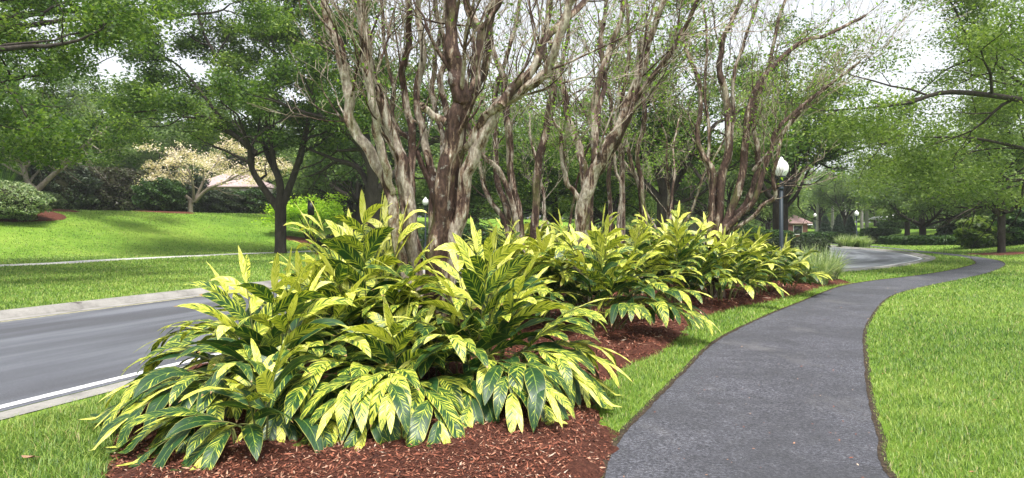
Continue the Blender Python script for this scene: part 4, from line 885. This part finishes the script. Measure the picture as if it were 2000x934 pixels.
# palms
pt = thing("palm_tree", "", "tree", (0, 0, 0), group="pale-trunked royal palms"); mb = MB(); mb.tube([(0, 0, -.2), (0, 0, .8), (0, 0, 3), (.03, 0, 6.2)], [.30, .27, .25, .20], 12, cap=False); mb.build("trunk", M['palm_bark'], pt, smooth=True)
mb = MB(); mb.tube([(.03, 0, 6.2), (.03, 0, 6.6), (.03, 0, 7.6)], [.21, .2, .09], 10); mb.build("crownshaft", M['palm_leaf'], pt, smooth=True)
rg = np.random.default_rng(4); mb = MB()
for k in range(14):
    az = k*2.4; el = .9-.09*k; p = np.array([.03, 0, 7.4]); d_ = np.array([math.cos(az)*math.cos(el), math.sin(az)*math.cos(el), math.sin(el)]); pts = [p]
    for i in range(9): d_ = d_+np.array([0, 0, -.16]); d_ /= np.linalg.norm(d_); p = p+d_*.32; pts.append(p)
    mb.tube(pts, np.linspace(.035, .01, 10), 4, cap=False); pts = np.array(pts); s_ = np.array([-math.sin(az), math.cos(az), 0])
    for i in range(60):
        f = i/59*8.9; j = int(f); q = pts[j]+(pts[min(j+1, 9)]-pts[j])*(f-j); sg = 1 if i % 2 else -1; L = .55*math.sin(math.pi*(.12+.85*i/60))
        e = q+s_*sg*L+np.array([0, 0, -.3*L-.05]); dd = (pts[min(j+1, 9)]-pts[j]); dd /= np.linalg.norm(dd)+1e-9; mb.add([q-dd*.02, q+dd*.03, e+dd*.15], [[0, 1, 2]])
mb.build("fronds", M['palm_leaf'], pt)
for k, (px, d, lb) in enumerate([(1597, 112, "pale palm trunk left of the cone-shaped magnolias"), (1626, 116, "pale palm trunk between the left and middle cone-shaped magnolias"), (1650, 116, "pale palm trunk between the middle and right cone-shaped magnolias"), (1664, 110, "pale palm trunk just left of the second lamp"), (1683, 112, "pale palm trunk just right of the second lamp's pole"), (1693, 108, "rightmost pale palm trunk, beside the second lamp"),
   (1338, 66, "leftmost pale palm trunk behind the middle gingers"), (1354, 64, "pale palm trunk second from left behind the middle gingers"), (1366, 66, "pale palm trunk third from left behind the middle gingers"), (1376, 70, "slim pale palm trunk next to the vase-shaped myrtle")]):
    if k == 0: pt.location = G(px, d); pt["label"] = lb
    else: dup(pt, lb, G(px, d), k*1.3, .95+.03*(k % 4), "pale-trunked royal palms")
# mulch rings
for c, r, sq in ((G(313, 63), 2.9, .7), (G(85, 54), 2.6, .5), (G(608, 59.5), 2.6, .6), (G(508, 75), 3.0, .6), (G(655, 43), 1.6, .8), (G(1950, 41.5), 1.7, .9)):
    RINGS.append(((c.x, c.y), r*.8)); bedmesh("mulch_ring", ring(c, r, sq=sq), .2, .07)
c = G(38, 48); RINGS.append(((c.x, c.y), 1.5)); bedmesh("mulch_ring", ring((c.x-1.2, c.y+.8), 3.0, sq=1.2), .2, .07)
# ------------------------------------------------------------------ lamps
lp = thing("street_lamp", "nearest lamp post with a white acorn globe rising from the end of the ginger bed", "street lamp", P(1526, 445+EYE*F/22.5, 22.5), group="acorn-globe street lamps")
mb = MB(); mb.lathe([(0, -.05), (.17, -.05), (.17, .12), (.13, .16), (.12, .45), (.095, .52), (.09, .6)], sides=20); mb.build("base", M['post'], lp, smooth=True)
mb = MB(); mb.lathe([(.075, .58), (.07, .7), (.058, 3.05), (0.0, 3.05)], sides=18); mb.build("pole", M['post'], lp, smooth=True)
mb = MB(); mb.lathe([(.06, 2.98), (.085, 3.0), (.085, 3.04), (.065, 3.07), (.065, 3.16), (.10, 3.19), (.10, 3.23), (.07, 3.26), (.075, 3.32), (.15, 3.38), (.16, 3.42), (.16, 3.45), (0, 3.45)], sides=22); mb.build("collar", M['post'], lp, smooth=True)
mb = MB(); mb.lathe([(.135, 3.45), (.175, 3.50), (.225, 3.60), (.240, 3.70), (.228, 3.80), (.185, 3.89), (.13, 3.95), (.085, 3.99), (.055, 4.04), (.02, 4.09), (0, 4.10)], sides=28); mb.build("globe", M['globe'], lp, smooth=True)
k_ = .96
dup(lp, "second lamp post, far off beyond the road bend beside the grassy clumps", G(1673, 60), 0, .8, "acorn-globe street lamps")
dup(lp, "third lamp post, the farthest, left of the cone-shaped magnolias", G(1592, 96), 0, .86, "acorn-globe street lamps")
dup(lp, "lamp post mostly hidden behind the stems of the largest crape myrtle", G(831, 50), 0, .98, "acorn-globe street lamps")
# sign post seen from behind
b = G(602, 54); sp = thing("sign_post", "thin black post with a black box-like sign seen side-on beyond the pavement", "sign post", b)
mb = MB(); mb.tube([(0, 0, -.1), (0, 0, 2), (0, 0, 3.9)], [.05, .045, .045], 10); mb.tube([(0, 0, -.05), (0, 0, .3)], [.11, .07], 10); mb.build("post", M['black'], sp, smooth=True)
mb = MB(); mb.box((.22, 0, 3.25), (.52, .16, 1.1), .2); mb.box((.22, 0, 3.83), (.56, .20, .06), .2); mb.build("sign_panel", M['black'], sp)
mb = MB(); mb.lathe([(.0, 3.98), (.04, 3.96), (.05, 3.92), (.045, 3.88)], sides=10); mb.build("cap", M['black'], sp)
# ------------------------------------------------------------------ buildings and umbrellas
def house(px, d, w_, dp, h, rh, wm, rm, label, over=.5, name="house", rz=0, windows=2):
    t = thing(name, label, "building", G(px, d), rz); mb = MB(); mb.box((0, 0, h/2), (w_, dp, h)); mb.build("wall", M[wm], t)
    a, b_ = w_/2+over, dp/2+over; rd = max(a-b_, .15); mb = MB()
    V = [(-a, -b_, h), (a, -b_, h), (a, b_, h), (-a, b_, h), (-rd, 0, h+rh), (rd, 0, h+rh), (-a, -b_, h-.18), (a, -b_, h-.18), (a, b_, h-.18), (-a, b_, h-.18)]
    mb.add(V, [[0, 1, 5, 4], [2, 3, 4, 5], [0, 6, 7, 1], [1, 7, 8, 2], [2, 8, 9, 3], [3, 9, 6, 0], [6, 9, 8, 7]]); mb.f.append((np.array([[1, 2, 5], [3, 0, 4]]), 0)); mb.build("roof", M[rm], t)
    for k in range(windows):
        x = (k+.5)/windows*w_-w_/2; mb = MB(); z = h*.52
        for cx, cz, sx, sz in ((x-.62, z, .08, 1.38), (x+.62, z, .08, 1.38), (x, z+.65, 1.16, .08), (x, z-.65, 1.16, .08)): mb.box((cx, -dp/2-.02, cz), (sx, .1, sz))
        f = mb.build("window", M['stucco'], t); mb = MB(); mb.box((x, -dp/2-.01, z), (1.16, .03, 1.22)); mb.build("pane", M['glass'], f)
    return t
house(462, 86, 8.5, 6, 3.7, 1.9, 'stucco', 'roof_pale', "white house with a pale pink roof glimpsed behind the blossom tree", windows=3)
house(1550, 96, 2.8, 2.8, 2.1, 1.15, 'redwall', 'roof_pink', "small red-walled hut with a pink hipped roof behind the stout oak", name="garden_hut", windows=1)
um = thing("market_umbrella", "white umbrella beside the pink-roofed hut", "umbrella", G(1567, 98), group="white umbrellas"); mb = MB(); mb.tube([(0, 0, 0), (0, 0, 2.3)], [.03, .03], 6); mb.build("pole", M['canvas'], um)
mb = MB(); mb.lathe([(1.5, 1.75), (1.5, 1.9), (.8, 2.2), (0, 2.5)], sides=8); mb.build("canopy", M['canvas'], um)
dup(um, "white umbrella far off right of the second lamp", G(1716, 110), .3, 1, "white umbrellas"); dup(um, "white umbrella far off between the second lamp and the oak row", G(1744, 118), .7, 1, "white umbrellas")
# ------------------------------------------------------------------ mulch chips, leaf litter, grass
rg = np.random.default_rng(8); N = 130000; d = np.exp(rg.uniform(math.log(3.2), math.log(20), N)); a = rg.uniform(-.8, .6, N); x, y = d*a, d
ok = inside(BED, x, y); x, y, d = x[ok], y[ok], d[ok]; n_ = len(x); ds = pdist(BED, x, y, True)
z = np.minimum(.08, ds*.35)+.012*np.sin(x*9+y*3)*np.sin(y*8-x*5)+.010+rg.random(n_)*.012; s = np.maximum(1, d/6)
L = (.007+.034*rg.random(n_)**3.2)*s; W = (.0028+.004*rg.random(n_))*s; az = rg.random(n_)*6.283; ti = rg.normal(0, .35, n_)
A = np.stack([np.cos(az)*np.cos(ti), np.sin(az)*np.cos(ti), np.sin(ti)], 1)*L[:, None]; B = np.stack([-np.sin(az), np.cos(az), rg.normal(0, .4, n_)], 1)*W[:, None]; C = np.stack([x, y, z], 1)
mb = MB(); mb.add(np.stack([C-A, C+B, C+A, C-B], 1).reshape(-1, 3), np.arange(n_*4).reshape(-1, 4), np.repeat(np.stack([rg.random(n_)**1.3]*3+[np.ones(n_)], 1), 4, 0))
o = mb.build("mulch_chips", M['chip'], kind="stuff"); o["label"] = "shredded red-brown bark chips on the planting bed"; o["category"] = "mulch"
t = thing("fallen_leaf", "single curled brown leaf lying on the grass in the front left corner", "leaf", P(55, 912, Gd(912))+Vector((0, 0, .07))); rg = np.random.default_rng(2); mb = MB()
th = np.linspace(-1, 1, 9); top = np.stack([th*.05, .028*(1-th**2)**.7, .012*th**2], 1); bot = np.stack([th*.05, -.028*(1-th**2)**.7, .012*th**2+.004], 1); md = np.stack([th*.05, 0*th, -.008+.012*th**2], 1)
V = np.vstack([top, md, bot]); i = np.arange(8)[:, None]; mb.add(V, np.vstack([np.hstack([i, i+1, i+10, i+9]), np.hstack([i+9, i+10, i+19, i+18])])); mb.build("blade", M['dry'], t, smooth=True)
mb = MB(); mb.tube([(.048, 0, .004), (.07, .004, 0), (.085, .012, -.006)], [.0018, .0014, .001], 5); mb.build("stalk", M['dry'], t)
blades()
# ------------------------------------------------------------------ air
n = NT("air"); pv = n.n("ShaderNodeVolumePrincipled"); pv.inputs["Color"].default_value = (.93, .96, 1, 1); pv.inputs["Density"].default_value = .0005; pv.inputs["Anisotropy"].default_value = .3
n.t.nodes.remove(n.b); n.l(pv.outputs[0], n.out.inputs["Volume"])
mb = MB(); mb.box((0, 420, 10.5), (842, 964, 30)); hz = mb.build("haze", n.m, kind="stuff"); hz["label"] = "thin pale air"; hz["category"] = "haze"

# small litter on the path and lawn
rg = np.random.default_rng(31); n_ = 420; dd = np.exp(rg.uniform(math.log(3.8), math.log(22), n_)); aa = rg.uniform(.05, .75, n_); x, y = dd*aa, dd
s = np.maximum(1, dd/9)*(.006+.012*rg.random(n_)**3); az = rg.random(n_)*6.28; on = inside(path_poly, x, y); z = np.where(on, .009, .05); ok = on | (rg.random(n_) < .35); ok &= ~inside(BED, x, y)
A = np.stack([np.cos(az), np.sin(az), .2+0*az], 1)*s[:, None]; B = np.stack([-np.sin(az), np.cos(az), .1+0*az], 1)*s[:, None]*.5; C = np.stack([x, y, z], 1)
V = np.stack([C-A, C+B, C+A, C-B], 1)[ok]; q = len(V); mb = MB(); mb.add(V.reshape(-1, 3), np.arange(q*4).reshape(-1, 4), np.repeat(np.stack([.6+.4*rg.random(q)]*3+[np.ones(q)], 1), 4, 0))
o = mb.build("leaf_litter", M['chip'], kind="stuff"); o["label"] = "tiny scattered bits of dry leaf on the path"; o["category"] = "litter"
